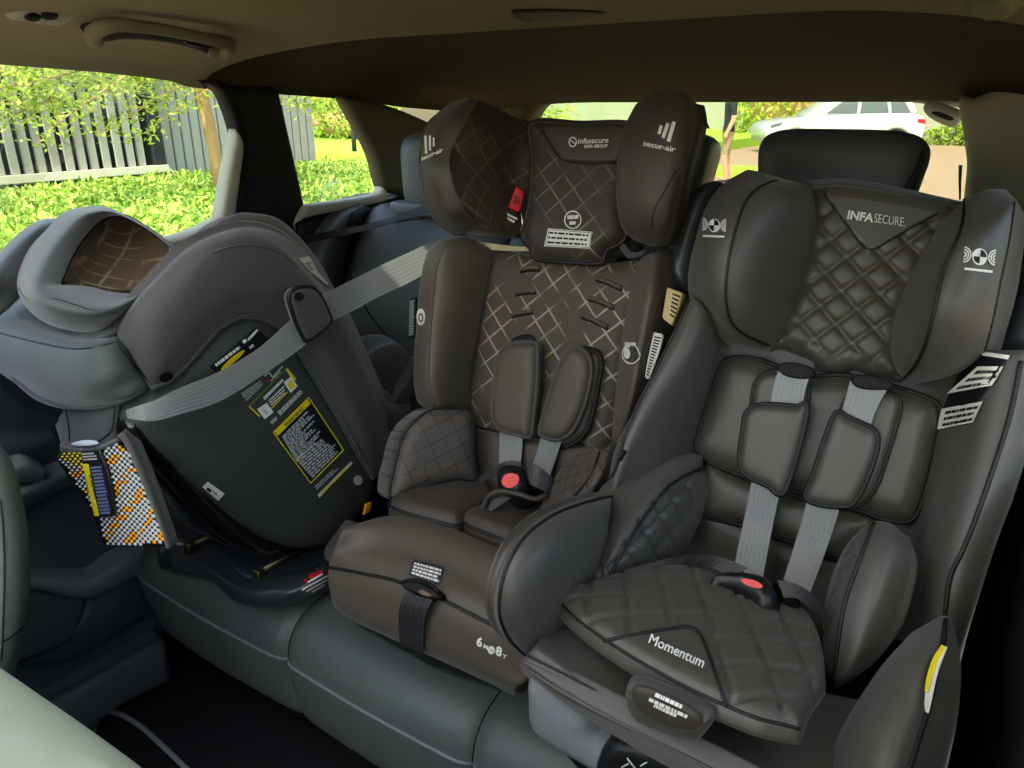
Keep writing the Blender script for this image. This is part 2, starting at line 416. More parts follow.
CORAL = M('coral_button', (236, 78, 78), .4, .4)
INK = M('black_ink', (16, 16, 18), .5, .3)
PRINTGREY = M('grey_print', (196, 200, 200), .6, .2)
STEEL = M('steel', (190, 195, 198), .25, .5, metal=1)
BRASS = M('brassy_steel', (128, 118, 82), .35, .5, metal=.9)
# ================================================================ OUTSIDE
ROAD = M('pale_paving', (158, 132, 104), .8, .2, bump=.4, bscale=6, var=.15, vscale=3)
GRASSM = M('lawn', (150, 190, 60), .9, .1, bump=.8, bscale=60, var=.25, vscale=14)
EARTH = M('earth', (86, 96, 44), .95, .1, var=.3, vscale=4)
LEAF = leafmat('groundcover_leaf', (84, 132, 28), (214, 232, 112))
LEAF2 = leafmat('tree_leaf', (120, 160, 40), (232, 236, 120), .5)
LEAF3 = leafmat('far_leaf', (70, 110, 30), (190, 215, 80))
SLATM = M('grey_timber', (158, 154, 140), .7, .3, bump=.3, bscale=30, var=.12, vscale=3)
SLATM2 = M('pale_metal_slat', (160, 157, 144), .6, .3, var=.05)
DARKW = M('dark_backing', (40, 44, 42), .8, .2)
RAILM = M('cream_edge', (206, 198, 172), .7, .2)
BARK = M('tan_bark', (172, 140, 92), .9, .2, bump=.6, bscale=40, var=.2, vscale=20)

g = box('ground', ROAD, None, (-60, -30, -.1), (40, 90, 0.0)); g['kind'] = 'structure'
lawn = box('lawn_strip', GRASSM, None, (-40, 13.2, .0), (-8, 60, .30)); lawn['kind'] = 'structure'
bed = pad('planting_bed', EARTH, None, PZ(0), [(-10.2, -6, 0, 1), (-4.2, -6, 0, 1), (-4.2, 9.5, 0, 1), (-6.0, 12.6, 0, 1), (-10.2, 13.0, 0, 1)], th=.42, rnd=1.0, depth=.02, sp=.5, world=True)
bed['kind'] = 'structure'

def leaves(name, mat, pts, size, parent=None, flat=.5, rnd=None, kind='stuff'):
    rnd = rnd or random.Random(3); V = []; F = []; uv = []
    for p in pts:
        a = rnd.random() * 6.283; el = rnd.gauss(0, flat); s = size * rnd.uniform(.65, 1.35); c = rnd.random()
        d = Vector((math.cos(a) * math.cos(el), math.sin(a) * math.cos(el), math.sin(el)))
        n = d.cross(Vector((rnd.gauss(0, .4), rnd.gauss(0, .4), 1))).normalized() * s * .24; up = n.cross(d).normalized() * s * .10
        q = Vector(p); k = len(V)
        V += [q, q + d * s * .45 + n - up * 0, q + d * s, q + d * s * .45 - n, q + d * s * .5 + up * -1.0]
        F += [(k, k + 1, k + 4), (k + 1, k + 2, k + 4), (k + 2, k + 3, k + 4), (k + 3, k, k + 4)]; uv += [(c, 0)] * 5
    me = bpy.data.meshes.new(name); me.from_pydata(V, [], F); l = me.uv_layers.new(name='UVMap'); li = np.zeros(len(me.loops), int); me.loops.foreach_get('vertex_index', li)
    l.data.foreach_set('uv', np.array(uv)[li].ravel()); me.materials.append(mat)
    ob = bpy.data.objects.new(name, me); COL.objects.link(ob)
    if kind: ob['kind'] = kind
    if parent is not None: child(ob, parent)
    return ob
rnd = random.Random(11)
pts = []
while len(pts) < 80000:
    x, y = rnd.uniform(-10.1, -4.2), rnd.uniform(-3, 12.8)
    if y > 9.5 and x > -4.2 - (y - 9.5) * .6: continue
    e = min(-4.2 - x, x + 10.3, 1.0); pts.append((x, y, .42 * math.sqrt(max(0, 1 - (1 - min(1, e)) ** 2)) + rnd.uniform(-.03, .10) + .05 * math.sin(x * 3) * math.sin(y * 2.3)))
gc = leaves('groundcover_leaves', LEAF, pts, .085, flat=.7)
tag(gc, 'dense bright green groundcover leaves filling the bank outside the side windows', 'groundcover')

# slatted fence: every slat its own piece
fx = -10.0
fence = thing('slatted_fence', 'grey vertical slat fence with dark gaps beyond the left side window', 'fence', (fx, 3, .4))
sl = box('slat', SLATM, None, (-.02, -.047, 0), (.02, .047, 2.5)); sl.location = (fx, .0, .50)
child(sl, fence)
y = .16
while y < 6.15:
    o = sl.copy(); COL.objects.link(o); o.location = (fx + .02 * math.sin(y * 9), y, .50); y += .163
box('base_rail', RAILM, fence, (fx - .05, -.3, .52), (fx + .10, 6.35, .61))
box('rail', DARKW, fence, (fx - .09, -.3, 1.4), (fx - .03, 6.3, 1.48))
box('backing_board', DARKW, fence, (fx - .42, -.3, .3), (fx - .38, 6.3, 3.0))
box('corner_panel', DARKW, fence, (fx - .40, 6.20, .3), (fx + .03, 6.36, 3.0))
f2 = thing('metal_panel_fence', 'pale corrugated slat fence seen between the tree trunk and quarter window', 'fence', (-10.35, 8.5, .3))
s2 = box('slat', SLATM2, None, (-.025, -.065, 0), (.025, .065, 2.2)); s2.location = (-10.35, 6.5, .3); child(s2, f2)
y = 6.66
while y < 9.4:
    o = s2.copy(); COL.objects.link(o); o.location = (-10.35, y, .3); y += .16
box('backing_board', SLATM, f2, (-10.46, 6.4, .3), (-10.38, 9.45, 2.45))
# the tree by the window
tree = thing('street_tree', 'slim pale trunked tree with light leafy sprays outside left window', 'tree', (-7.6, 5.5, .3))
tube('trunk', BARK, tree, [(-7.6, 5.5, .2), (-7.58, 5.44, 1.0), (-7.60, 5.36, 1.8), (-7.55, 5.3, 3.0)], [.085, .07, .065, .05])
P7 = PX(-7.3); LV = []; rnd = random.Random(5)
sprays = [([(225, 70), (160, 96), (128, 118), (95, 134)], 230, 9), ([(215, 85), (165, 118), (150, 130), (134, 137)], 90, 6), ([(200, 60), (120, 75), (60, 92), (0, 104)], 420, 16),
          ([(150, 60), (90, 100), (60, 122), (38, 144)], 170, 8), ([(110, 62), (50, 78), (-20, 92)], 330, 12), ([(60, 95), (20, 112), (-20, 128)], 130, 10), ([(210, 70), (150, 82), (90, 88)], 240, 9),
          ([(228, 70), (262, 92), (290, 100), (316, 112)], 200, 8), ([(60, 60), (10, 70), (-40, 76)], 200, 10), ([(180, 62), (120, 68), (60, 68)], 260, 9)]
for path, n, j in sprays:
    pl = PX(-7.3 - rnd.uniform(-.5, .6)); P = C(pl, path); Q = crom(P, 30)
    tube('branch', BARK, tree, Q, [.014, .004], n=5)
    for _ in range(int(n * 1.7)):
        k = rnd.random() * 29; i = int(k); b = Q[i] * (1 - k + i) + Q[i + 1] * (k - i)
        LV.append(b + np.array([rnd.gauss(0, .10), rnd.gauss(0, j * .009), rnd.gauss(0, j * .007)]))
leaves('foliage', LEAF2, LV, .068, tree, flat=.6)
# the mass of the crown above the roof line
cr = [(-7.5 + rnd.gauss(0, .9), 4.6 + rnd.gauss(0, 1.6), 3.2 + rnd.gauss(0, .35)) for _ in range(1500)]
leaves('foliage', LEAF2, cr, .14, tree, flat=.6)

def bush(name, label, c, r, n, size, mat=LEAF3, group=None):
    t = thing(name, label, 'hedge', (c[0], c[1], c[2]), group); rnd = random.Random(int(c[0] * 10) % 97)
    ptsb = []
    for _ in range(n):
        v = Vector((rnd.gauss(0, 1), rnd.gauss(0, 1), rnd.gauss(0, 1))).normalized() * rnd.uniform(.75, 1.05)
        ptsb.append((c[0] + v.x * r[0], c[1] + v.y * r[1], c[2] + abs(v.z) * r[2]))
    leaves('foliage', mat, ptsb, size, t, flat=.7)
    rbox('stem', BARK, t, (c[0], c[1], c[2] + r[2] * .35), (r[0] * 1.4, r[1] * 1.4, r[2] * .7), .8, nu=14, nv=8)
bush('clipped_hedge', 'clipped green hedge beyond the lawn behind the quarter window', (-19, 20, .3), (6.5, 1.6, 1.35), 5000, .22)
bush('tall_shrubs', 'taller leafy shrubs behind the clipped hedge', (-24, 27, .3), (9, 2.5, 3.6), 6000, .34, LEAF2)
bush('leafy_street_tree', 'sunlit green tree beyond the white parked car', (-8.0, 33, 0.0), (2.6, 1.5, 4.0), 3000, .3, LEAF2)
bush('wall_shrub', 'low green shrub beside the paving behind the parked car', (1.0, 33.0, .0), (4.5, 1.2, 1.2), 2500, .25)
tag(tube('marker_post', DARKW, None, [(-13.9, 14.0, .3), (-13.9, 14.0, 1.0)], .06), 'short dark post standing on the lawn by the hedge', 'post')
wl = box('wall_back', M('pale_render', (150, 152, 134), .8, .2, var=.1, vscale=.6), None, (-22, 36, 0), (14, 36.3, 3.2)); wl['kind'] = 'structure'
verge = box('grass_verge', GRASSM, None, (-7.9, 15.6, 0), (-2.0, 17.4, .10)); verge['kind'] = 'structure'

# parked white car, seen through the tailgate glass
car = thing('parked_car', 'white parked car on the paving behind the tailgate window', 'car', (-4.4, 25, .0))
CW = M('white_paint', (190, 195, 194), .3, .5, coat=.5); CG = M('dark_car_glass', (92, 104, 108), .1, .6)
TY = M('tyre', (26, 26, 27), .8, .2); RIM = M('alloy_rim', (150, 152, 152), .3, .5, metal=.8)
ca = math.atan2(2.4, 4.0); cu_, cv_ = Vector((math.cos(ca), math.sin(ca), 0)), Vector((math.sin(ca), -math.cos(ca), 0)); co = Vector((-6.45, 23.6, -0.005))
CP = Plane(co + cv_ * 0.0, cv_); W3 = lambda x, z, s=0: tuple(co + cu_ * x + Vector((0, 0, z)) + cv_ * s)
prof = [(0.05, .35, 1), (-.02, .62), (.10, .86), (.55, .98), (1.25, 1.06), (1.95, 1.12), (3.2, 1.16), (4.3, 1.14), (4.56, .95), (4.6, .6), (4.5, .33, 1), (4.2, .30), (4.12, .58), (3.85, .72), (3.55, .66), (3.4, .36), (3.35, .24, 1), (1.3, .24, 1), (1.22, .50), (.98, .70), (.7, .68), (.45, .50), (.4, .3)]
pad('body', CW, car, CP, [W3(p[0], p[1]) + ((1,) if len(p) > 2 else ()) for p in prof], th=.10, rnd=.10, depth=1.75, sp=.08, world=True)
cab = [(1.25, 1.06, 1), (1.9, 1.48), (2.5, 1.62), (3.4, 1.62), (4.1, 1.52), (4.42, 1.15, 1)]
pad('roof', CW, car, CP, [W3(p[0], p[1]) + ((1,) if len(p) > 2 else ()) for p in cab], th=.10, rnd=.25, d=-.15, depth=1.45, sp=.08, world=True)
for q in ([(1.72, 1.16, 1), (2.08, 1.46), (2.58, 1.53, 1), (2.60, 1.16, 1)], [(2.70, 1.16, 1), (2.68, 1.53, 1), (3.40, 1.53, 1), (3.52, 1.16, 1)], [(3.62, 1.16, 1), (3.50, 1.52, 1), (3.95, 1.46, 1), (4.15, 1.18, 1)]):
    pad('side_window', CG, car, CP, [W3(p[0], p[1]) + (1,) for p in q], th=.012, rnd=.02, d=-.05, depth=.05, sp=.06, world=True)
tube('roof_rail', RIM, car, [W3(2.2, 1.60, .0), W3(2.9, 1.66, .0), W3(3.8, 1.58, .0)], .02)
for x in (.86, 3.78):
    for s in (.02, -1.6):
        t = tube('wheel', TY, car, [W3(x, .34, s + .1), W3(x, .34, s - .12)], .335, n=24); tube('rim', RIM, t, [W3(x, .34, s + .115), W3(x, .34, s + .0)], .21, n=20)
pad('tail_lamp', RED, car, CP, [W3(4.3, 1.02) + (1,), W3(4.54, 1.0) + (1,), W3(4.57, .86) + (1,), W3(4.32, .9) + (1,)], th=.02, rnd=.02, d=.09, depth=.02, sp=.05, world=True)
pad('head_lamp', CG, car, CP, [W3(.08, .84) + (1,), W3(.42, .92) + (1,), W3(.40, .82) + (1,), W3(.10, .74) + (1,)], th=.02, rnd=.02, d=.09, depth=.02, sp=.05, world=True)

# passer-by behind the car
def person():
    J = {'pel': (0, 0, .95), 'waist': (0, .0, 1.08), 'chest': (0, .0, 1.32), 'neck': (0, .0, 1.50), 'head0': (0, -.01, 1.58), 'head1': (0, -.015, 1.70),
         'shL': (.19, 0, 1.43), 'elL': (.25, .02, 1.15), 'wrL': (.24, -.08, .92), 'haL': (.235, -.11, .82),
         'shR': (-.19, 0, 1.43), 'elR': (-.25, .04, 1.15), 'wrR': (-.26, .0, .90), 'haR': (-.26, -.02, .80),
         'hipL': (.095, 0, .90), 'knL': (.10, -.06, .50), 'anL': (.10, .02, .09), 'toL': (.11, -.15, .04),
         'hipR': (-.095, 0, .90), 'knR': (-.10, .03, .50), 'anR': (-.10, .14, .10), 'toR': (-.11, -.02, .04)}
    R = {'pel': .15, 'waist': .135, 'chest': .15, 'neck': .055, 'head0': .075, 'head1': .095, 'shL': .075, 'elL': .048, 'wrL': .033, 'haL': .04, 'shR': .075, 'elR': .048, 'wrR': .033, 'haR': .04,
         'hipL': .105, 'knL': .062, 'anL': .042, 'toL': .038, 'hipR': .105, 'knR': .062, 'anR': .042, 'toR': .038}
    E = [('pel', 'waist'), ('waist', 'chest'), ('chest', 'neck'), ('neck', 'head0'), ('head0', 'head1'), ('chest', 'shL'), ('shL', 'elL'), ('elL', 'wrL'), ('wrL', 'haL'), ('chest', 'shR'), ('shR', 'elR'), ('elR', 'wrR'), ('wrR', 'haR'),
         ('pel', 'hipL'), ('hipL', 'knL'), ('knL', 'anL'), ('anL', 'toL'), ('pel', 'hipR'), ('hipR', 'knR'), ('knR', 'anR'), ('anR', 'toR')]
    ks = list(J); me = bpy.data.meshes.new('person'); me.from_pydata([J[k] for k in ks], [(ks.index(a), ks.index(b)) for a, b in E], [])
    ob = bpy.data.objects.new('person', me); COL.objects.link(ob)
    m = ob.modifiers.new('skin', 'SKIN'); me.skin_vertices[0].data[0].use_root = True
    for k, v in zip(ks, me.skin_vertices[0].data): v.radius = (R[k], R[k] * (.72 if k in ('pel', 'waist', 'chest') else 1))
    s = ob.modifiers.new('smooth', 'SUBSURF'); s.levels = 2; s.render_levels = 2
    dg = bpy.context.evaluated_depsgraph_get(); me2 = bpy.data.meshes.new_from_object(ob.evaluated_get(dg)); bpy.data.objects.remove(ob)
    mats = [M('skin', (196, 150, 120), .6, .3), M('navy_polo', (38, 40, 46), .8, .2), M('beige_shorts', (150, 130, 100), .8, .2), M('dark_hair', (40, 30, 24), .7, .3), M('shoe', (50, 46, 44), .7, .3)]
    me2.materials.clear(); [me2.materials.append(x) for x in mats]
    for p in me2.polygons:
        c = p.center; arm = abs(c.x) > .20; p.use_smooth = True
        p.material_index = (3 if c.z > 1.70 or (c.z > 1.60 and c.y > .02) else 0 if c.z > 1.49 else 1 if (c.z > .93 and not arm) or c.z > 1.22 else 0 if arm and c.z > .7 else 2 if c.z > .52 else 0 if c.z > .09 else 4)
    o = bpy.data.objects.new('person', me2); COL.objects.link(o); o.location = (-4.56, 14.2, 0); o.rotation_euler = (0, 0, math.radians(-60))
    # face: nose, eyes, ears
    for nm, c, sz, mt in (('nose', (0, -.115, 1.645), (.026, .035, .04), mats[0]), ('ear', (.092, 0, 1.645), (.02, .04, .06), mats[0]), ('ear', (-.092, 0, 1.645), (.02, .04, .06), mats[0]),
                          ('eye', (.035, -.098, 1.665), (.024, .014, .012), mats[3]), ('eye', (-.035, -.098, 1.665), (.024, .014, .012), mats[3]), ('mouth', (0, -.098, 1.605), (.045, .012, .01), mats[0])):
        e = rbox(nm, mt, None, c, sz, .9, nu=10, nv=8); e.parent = o
    tag(o, 'person in a dark polo shirt walking behind the car, arms at their sides', 'person')
person()

# ================================================================ CAR SHELL
HEAD = M('olive_grey_headliner', (150, 144, 114), .9, .15, bump=.2, bscale=900)
TRIM = M('olive_grey_trim', (128, 123, 95), .75, .25, bump=.1, bscale=900)
TRIML = M('light_grey_trim', (178, 178, 158), .6, .3, bump=.1, bscale=900)
DARKT = M('dark_trim', (30, 31, 29), .6, .3, bump=.15, bscale=700)
DOORM = M('blue_black_door_trim', (72, 79, 88), .55, .35, bump=.2, bscale=600)
DOORL = M('slate_door_trim', (118, 124, 128), .5, .4, bump=.2, bscale=600)
CARPET = M('black_carpet', (26, 28, 32), .95, .1, bump=.9, bscale=500)
SEAL = M('rubber_seal', (15, 15, 15), .6, .3)
GLASS = glass('clear_car_glass', (.93, .96, .92, 1))

def struct(o): o['kind'] = 'structure'; return o
fl = struct(box('floor', CARPET, None, (-1.36, -1.7, .26), (.14, 2.1, .30)))

# ceiling: rounded to the rails, a lip where the rear part starts, falling to the tailgate
def edge_z(y): return float(np.interp(y, [-.75, .5, .75, .95, 1.1, 1.3, 1.5, 1.93], [1.462, 1.460, 1.450, 1.437, 1.428, 1.413, 1.393, 1.37]))
def mid_z(y): return float(np.interp(y, [-.2, .6, .95, 1.095, 1.11, 1.14, 1.35, 1.6, 1.93], [1.53, 1.53, 1.524, 1.512, 1.530, 1.536, 1.515, 1.47, 1.405]))
XL, XR = -1.315, .055
def ceil_pt(x, y, dz=0):
    t = min(1, min(x - XL, XR - x) / .34); gk = math.sqrt(max(0, 1 - (1 - max(0, t)) ** 2)); return (x, y, edge_z(y) + (mid_z(y) - edge_z(y)) * gk + dz)
ys = list(np.linspace(-.75, .45, 10)) + [.49, .54, .60, .65, .74, .84] + list(np.linspace(.9, 1.09, 8)) + [1.095, 1.1, 1.105, 1.11, 1.12, 1.14] + list(np.linspace(1.17, 1.93, 20))
xs = [XL, XL + .004, XL + .015] + sorted(list(np.linspace(XL + .04, XR - .04, 36)) + [-.74, -.655, -1.02, -.15]) + [XR - .015, XR - .004, XR]
V = []; F = []; nx = len(xs)
for dz in (0, .03):
    for y in ys:
        for x in xs:
            e = max(0, (-.98 - x) / .30, (x + .16) / .30); yy = y - .13 * e * e * math.exp(-((y - 1.1) / .16) ** 2)
            zc_ = ceil_pt(x, y, dz)[2]; V.append((x, yy, zc_))
q = len(xs) * len(ys)
hole = lambda x, y: (-.74 < x < -.655 and .49 < y < .60) or (-1.02 < x < -.15 and -.62 < y < .40)  # both roof openings added: slit for sun on the belt, large one for fill
for j in range(len(ys) - 1):
    for i in range(nx - 1):
        xm, ym = (xs[i] + xs[i + 1]) / 2, (ys[j] + ys[j + 1]) / 2
        if hole(xm, ym): continue
        k = j * nx + i; F += [(k, k + 1, k + nx + 1, k + nx), (q + k, q + k + 1, q + k + nx + 1, q + k + nx)]
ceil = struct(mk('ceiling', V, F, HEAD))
ceil.data.materials.append(M('shaded_rear_headliner', (68, 65, 47), .9, .15, bump=.2, bscale=900))
for f in ceil.data.polygons:                               # same cloth; the shade behind the lip is put into a darker colour
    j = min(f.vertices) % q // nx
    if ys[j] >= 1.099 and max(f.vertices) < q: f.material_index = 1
pad('recess', DARKT, ceil, Plane((-.73, 1.0, 1.521), (0, -.05, -1)), [(511, 12), (530, 10), (575, 10), (607, 12), (600, 17), (560, 22), (525, 22)], th=.003, rnd=.01, depth=.004, sp=.01)
FILL_PANEL = bpy.data.materials.new('translucent_fill_panel'); FILL_PANEL.use_nodes = True; t_ = FILL_PANEL.node_tree; t_.nodes.clear()
o2 = node(t_, 'ShaderNodeOutputMaterial'); tl = node(t_, 'ShaderNodeBsdfTranslucent'); tl.inputs[0].default_value = (.50, .49, .46, 1); t_.links.new(tl.outputs[0], o2.inputs[0])
fill_panel = struct(mk('roof_fill_panel', [(-1.06, -.70, 1.552), (-.10, -.70, 1.552), (-.10, .44, 1.552), (-1.06, .44, 1.552)], [(0, 1, 2, 3)], FILL_PANEL, smooth=False))  # unseen translucent panel over the roof opening, added for soft top light
slit_glass = struct(box('sun_slit_pane', GLASS, None, (-.80, .445, 1.572), (-.58, .66, 1.576)))  # unseen pane closing the slit that was added for the sun patch

# left side of the body
PL = PX(-1.30)
wl_ = struct(pad('wall_left', DARKT, None, PX(-1.345), [(-1.34, -.3, .30, 1), (-1.34, 1.95, .30, 1), (-1.34, 1.95, 1.15, 1), (-1.34, 1.40, 1.19, 1), (-1.34, 1.05, 1.16, 1), (-1.34, .6, 1.10, 1), (-1.34, -.3, 1.05, 1)], th=.02, rnd=.02, depth=.03, sp=.03, world=True))
def wpad(name, mat, pts, x, parent=None, **k): return pad(name, mat, parent, PX(x), pts, **{**dict(th=.02, rnd=.015, depth=.02, sp=.012), **k})
t1 = struct(wpad('trim_1', DARKT, [(222, 84, 1), (277, 87, 1), (283, 110), (306, 213, 1), (299, 228), (297, 240, 1), (270, 250), (240, 240), (226, 225), (236, 205), (243, 150), (238, 118)], -1.31))
wpad('rubber_seal', SEAL, [(205, 80, 1), (228, 84), (238, 108), (246, 140), (247, 180), (243, 230, 1), (232, 230, 1), (240, 175), (238, 142), (230, 112), (221, 92), (212, 86)], -1.295, t1, rnd=.008, th=.012)
t2 = struct(wpad('trim_2', TRIML, [(237, 129, 1), (244, 146), (240, 180), (234, 228, 1), (219, 222, 1), (228, 170)], -1.285, rnd=.008, th=.012))
DTRIM = M('dark_olive_trim', (86, 83, 60), .75, .25, bump=.1, bscale=900)
t3 = struct(wpad('trim_3', DTRIM, [(343, 96, 1), (372, 101), (402, 110), (440, 128), (470, 150, 1), (470, 215, 1), (430, 205), (404, 196), (386, 190), (381, 181), (372, 150)], -1.30, rnd=.02))
t4 = struct(wpad('trim_4', TRIML, [(305, 206, 1), (376, 195), (382, 186), (387, 193), (383, 202), (305, 219), (298, 233, 1), (297, 222)], -1.285, rnd=.008, th=.012))
t5 = struct(wpad('trim_5', DARKT, [(298, 232, 1), (306, 218), (384, 200), (420, 196, 1), (420, 300, 1), (290, 330, 1), (285, 250)], -1.30, rnd=.02))
struct(pad('window_2', GLASS, None, PX(-1.318), [(272, 86, 1), (350, 97, 1), (386, 185, 1), (300, 216, 1)], th=.003, rnd=.002, depth=.002, sp=.05))
struct(pad('window_1', GLASS, None, PX(-1.322), [(-160, 52, 1), (214, 84), (236, 120), (244, 150, 1), (230, 232, 1), (-160, 330, 1)], th=.003, rnd=.002, depth=.002, sp=.05))
sk = struct(wpad('trim_6', TRIML, [(-120, 322, 1), (-120, 300, 1), (60, 262), (180, 236), (225, 216, 1), (234, 220, 1), (228, 232), (180, 252), (60, 284)], -1.30, rnd=.01, th=.02))
# left rear door
door = thing('door_1', 'left rear door', 'door', (-1.34, .2, .30)); door['kind'] = 'structure'; del door['category']
DP = PX(-1.31)
pad('door_panel', DOORM, door, DP, [(-1.31, -.4, .36, 1), (-1.31, .72, .36, 1), (-1.31, .80, .6), (-1.31, .84, .9), (-1.31, .86, 1.16, 1), (-1.31, .5, 1.12), (-1.31, -.4, 1.06, 1)], th=.02, rnd=.03, depth=.03, sp=.02, world=True)
skin('upper_roll', DOORM, door, PX(-1.28), [[(-70, 440, -.02), (0, 425, -.02), (60, 415, -.02), (160, 380, -.02)], [(-70, 462, .03), (0, 448, .03), (60, 436, .03), (160, 400, .03)], [(-70, 490, .0), (0, 478, .0), (60, 462, .0), (160, 420, 0)]], back=.03)
skin('armrest', DOORL, door, PX(-1.27), [[(-60, 515, 0), (10, 485, 0), (42, 468, 0), (85, 452, 0), (150, 430, 0)], [(-60, 535, .035), (10, 500, .035), (42, 484, .035), (85, 465, .03), (150, 440, .02)], [(-60, 560, .0), (10, 520, 0), (45, 498, 0), (88, 478, 0), (150, 452, 0)]], back=.04)
skin('pull_handle', DOORL, door, PX(-1.23), [[(14, 462, 0), (28, 459, .005), (42, 464, 0)], [(13, 470, .012), (29, 468, .015), (45, 472, .01)], [(14, 480, 0), (28, 482, .0), (44, 479, 0)]], back=.03, nu=14)
skin('pocket_rim', DOORL, door, PX(-1.27), [[(-60, 562, 0), (28, 571, 0), (62, 573, 0), (92, 571, 0), (112, 557, 0), (146, 540, 0)], [(-60, 572, .03), (28, 578, .03), (62, 582, .03), (92, 582, .03), (116, 568, .03), (150, 550, .02)], [(-60, 600, .02), (28, 590, .02), (62, 596, .02), (90, 598, .02), (120, 585, .02), (155, 565, .0)]], back=.05)
pad('pocket_front', DOORM, door, PX(-1.275), [(-60, 585, 1), (28, 584), (88, 592, 1), (82, 622), (68, 642), (26, 660), (-60, 690, 1)], th=.02, rnd=.015, sp=.012)
skin('lower_trim', DOORM, door, PX(-1.275), [[(88, 590, .01), (118, 580, .01), (156, 560, 0)], [(84, 622, .02), (115, 610, .02), (158, 585, .0)], [(26, 662, .0), (80, 655, .0), (158, 610, -.01)]], back=.03)
sill = struct(skin('trim_7', DOORM, None, PX(-1.24), [[(-60, 750, -.03), (72, 682, -.03), (110, 660, -.03), (160, 632, -.03)], [(-60, 770, .02), (74, 694, .02), (112, 671, .02), (165, 645, .02)], [(-60, 830, .03), (90, 728, .03), (120, 705, .03), (170, 680, .03)]], back=.05))
fm = pad('floor_mat', CARPET, None, PZ(.305), [(96, 722), (104, 714), (114, 712), (140, 726), (165, 748), (190, 772), (240, 800), (420, 840), (500, 760), (330, 690), (200, 672), (140, 690)], th=.010, rnd=.008, depth=.004, sp=.02)
tag(fm, 'black carpet floor mat in the rear footwell with a grey bound edge', 'floor mat')
tube('bound_edge', DOORL, fm, crom(C(PZ(.313), [(92, 735), (98, 718), (108, 712), (120, 714), (140, 726), (165, 748), (188, 770), (220, 800)]), 40), .005)

# right side, tailgate frame and its glass
wr = struct(box('wall_right', DARKT, None, (.085, .05, .30), (.12, 1.95, 1.08)))
struct(box('trim_11', DARKT, None, (.085, .95, 1.08), (.12, 1.95, 1.46))); struct(box('trim_12', DARKT, None, (.085, -.12, 1.02), (.12, .16, 1.46)))
struct(box('trim_14', DARKT, None, (.045, -1.35, 1.44), (.13, 1.95, 1.52)))
struct(box('window_5', glass('privacy_glass', (.75, .78, .74, 1)), None, (.10, .16, 1.08), (.104, .95, 1.46)))
struct(box('side_light_block', DARKT, None, (.085, -.40, .30), (.12, .05, 1.02))).name = 'light_block_panel'  # unseen panel in the open doorway, added to hold back bounce light
struct(box('wall_front', DARKT, None, (-1.36, -1.75, .30), (.12, -1.35, 1.02)))
struct(box('trim_13', DARKT, None, (-1.36, -1.35, .30), (-1.32, -.3, 1.05))); struct(box('window_6', GLASS, None, (-1.345, -1.0, 1.05), (-1.341, -.3, 1.45)))
struct(mk('window_7', [(-1.30, -.76, 1.50), (.05, -.76, 1.50), (.08, -1.5, 1.02), (-1.33, -1.5, 1.02), (-1.30, -.765, 1.503), (.05, -.765, 1.503), (.08, -1.505, 1.023), (-1.33, -1.505, 1.023)], [(0, 1, 2, 3), (4, 5, 6, 7), (0, 1, 5, 4), (1, 2, 6, 5), (2, 3, 7, 6), (3, 0, 4, 7)], GLASS, smooth=False))
TG = PY(1.93)
struct(pad('trim_8', M('pale_olive_trim', (206, 199, 166), .75, .25), None, PY(1.80), [(958, 96), (975, 98), (1010, 80), (1060, 60, 1), (1060, 300, 1), (960, 260, 1), (963, 200), (966, 165), (963, 138)], th=.05, rnd=.04, depth=.05, sp=.02))
struct(pad('trim_9', TRIML, None, TG, [(470, 108, 1), (560, 97), (700, 94), (850, 97), (960, 108, 1), (985, 85, 1), (850, 70), (700, 66), (560, 70), (460, 90, 1)], th=.03, rnd=.02, depth=.05, sp=.02))
struct(pad('trim_10', DTRIM, None, TG, [(440, 90, 1), (545, 92), (535, 108), (526, 125), (515, 160), (505, 200, 1), (400, 200, 1), (400, 100, 1)], th=.03, rnd=.02, depth=.05, sp=.02))
struct(box('window_3', glass('tinted_rear_glass', (.74, .77, .68, 1)), None, (-1.30, 1.955, .95), (.02, 1.958, 1.43)))
tg = struct(box('wall_back_1', DARKT, None, (-1.33, 1.93, .30), (.10, 1.98, 1.06))); tg.name = 'door_2'
tag(tube('rear_wiper', BLACK, None, C(PY(1.99), [(960, 200), (960, 182), (960.5, 165)]), [.002, .003, .004]), 'thin black wiper arm standing outside the tailgate glass', 'wiper')

# fittings on the headliner
gh = thing('grab_handle', 'olive grey grab handle on the headliner above the left window', 'handle', (-1.2, .8, 1.5))
GP = Plane((-1.19, .8, 1.500), (.62, 0, -.78))
pad('base_plate', DARKT, gh, GP, [(84, 34), (100, 24), (130, 22), (200, 30), (232, 40), (232, 52), (215, 57), (180, 46), (130, 40), (100, 43)], th=.006, rnd=.01, depth=.01, sp=.012)
tube('grip', TRIM, gh, crom(C(GP, [(95, 41, .004), (93, 34, .020), (104, 27, .036), (125, 25, .040), (170, 31, .042), (215, 41, .038), (229, 46, .028), (224, 53, .014), (208, 52, .006)]), 50), [.012, .012, .010, .009, .009, .009, .010, .012, .010], n=10)
pad('coat_hook', BLACK, gh, GP, [(182, 40), (190, 39), (200, 42), (203, 48), (196, 46), (186, 44)], th=.012, rnd=.004, sp=.005)
c1 = thing('ceiling_vent_plate', 'grey plate with two dark holes on the headliner at top left', 'plate', (-1.2, .6, 1.5))
CPl = Plane((-1.20, .6, 1.497), (.55, 0, -.83))
b1 = pad('plate', TRIML, c1, CPl, [(7, 19, 1), (25, 8, 1), (80, 13, 1), (60, 27, 1)], th=.006, rnd=.006, depth=.01, sp=.006)
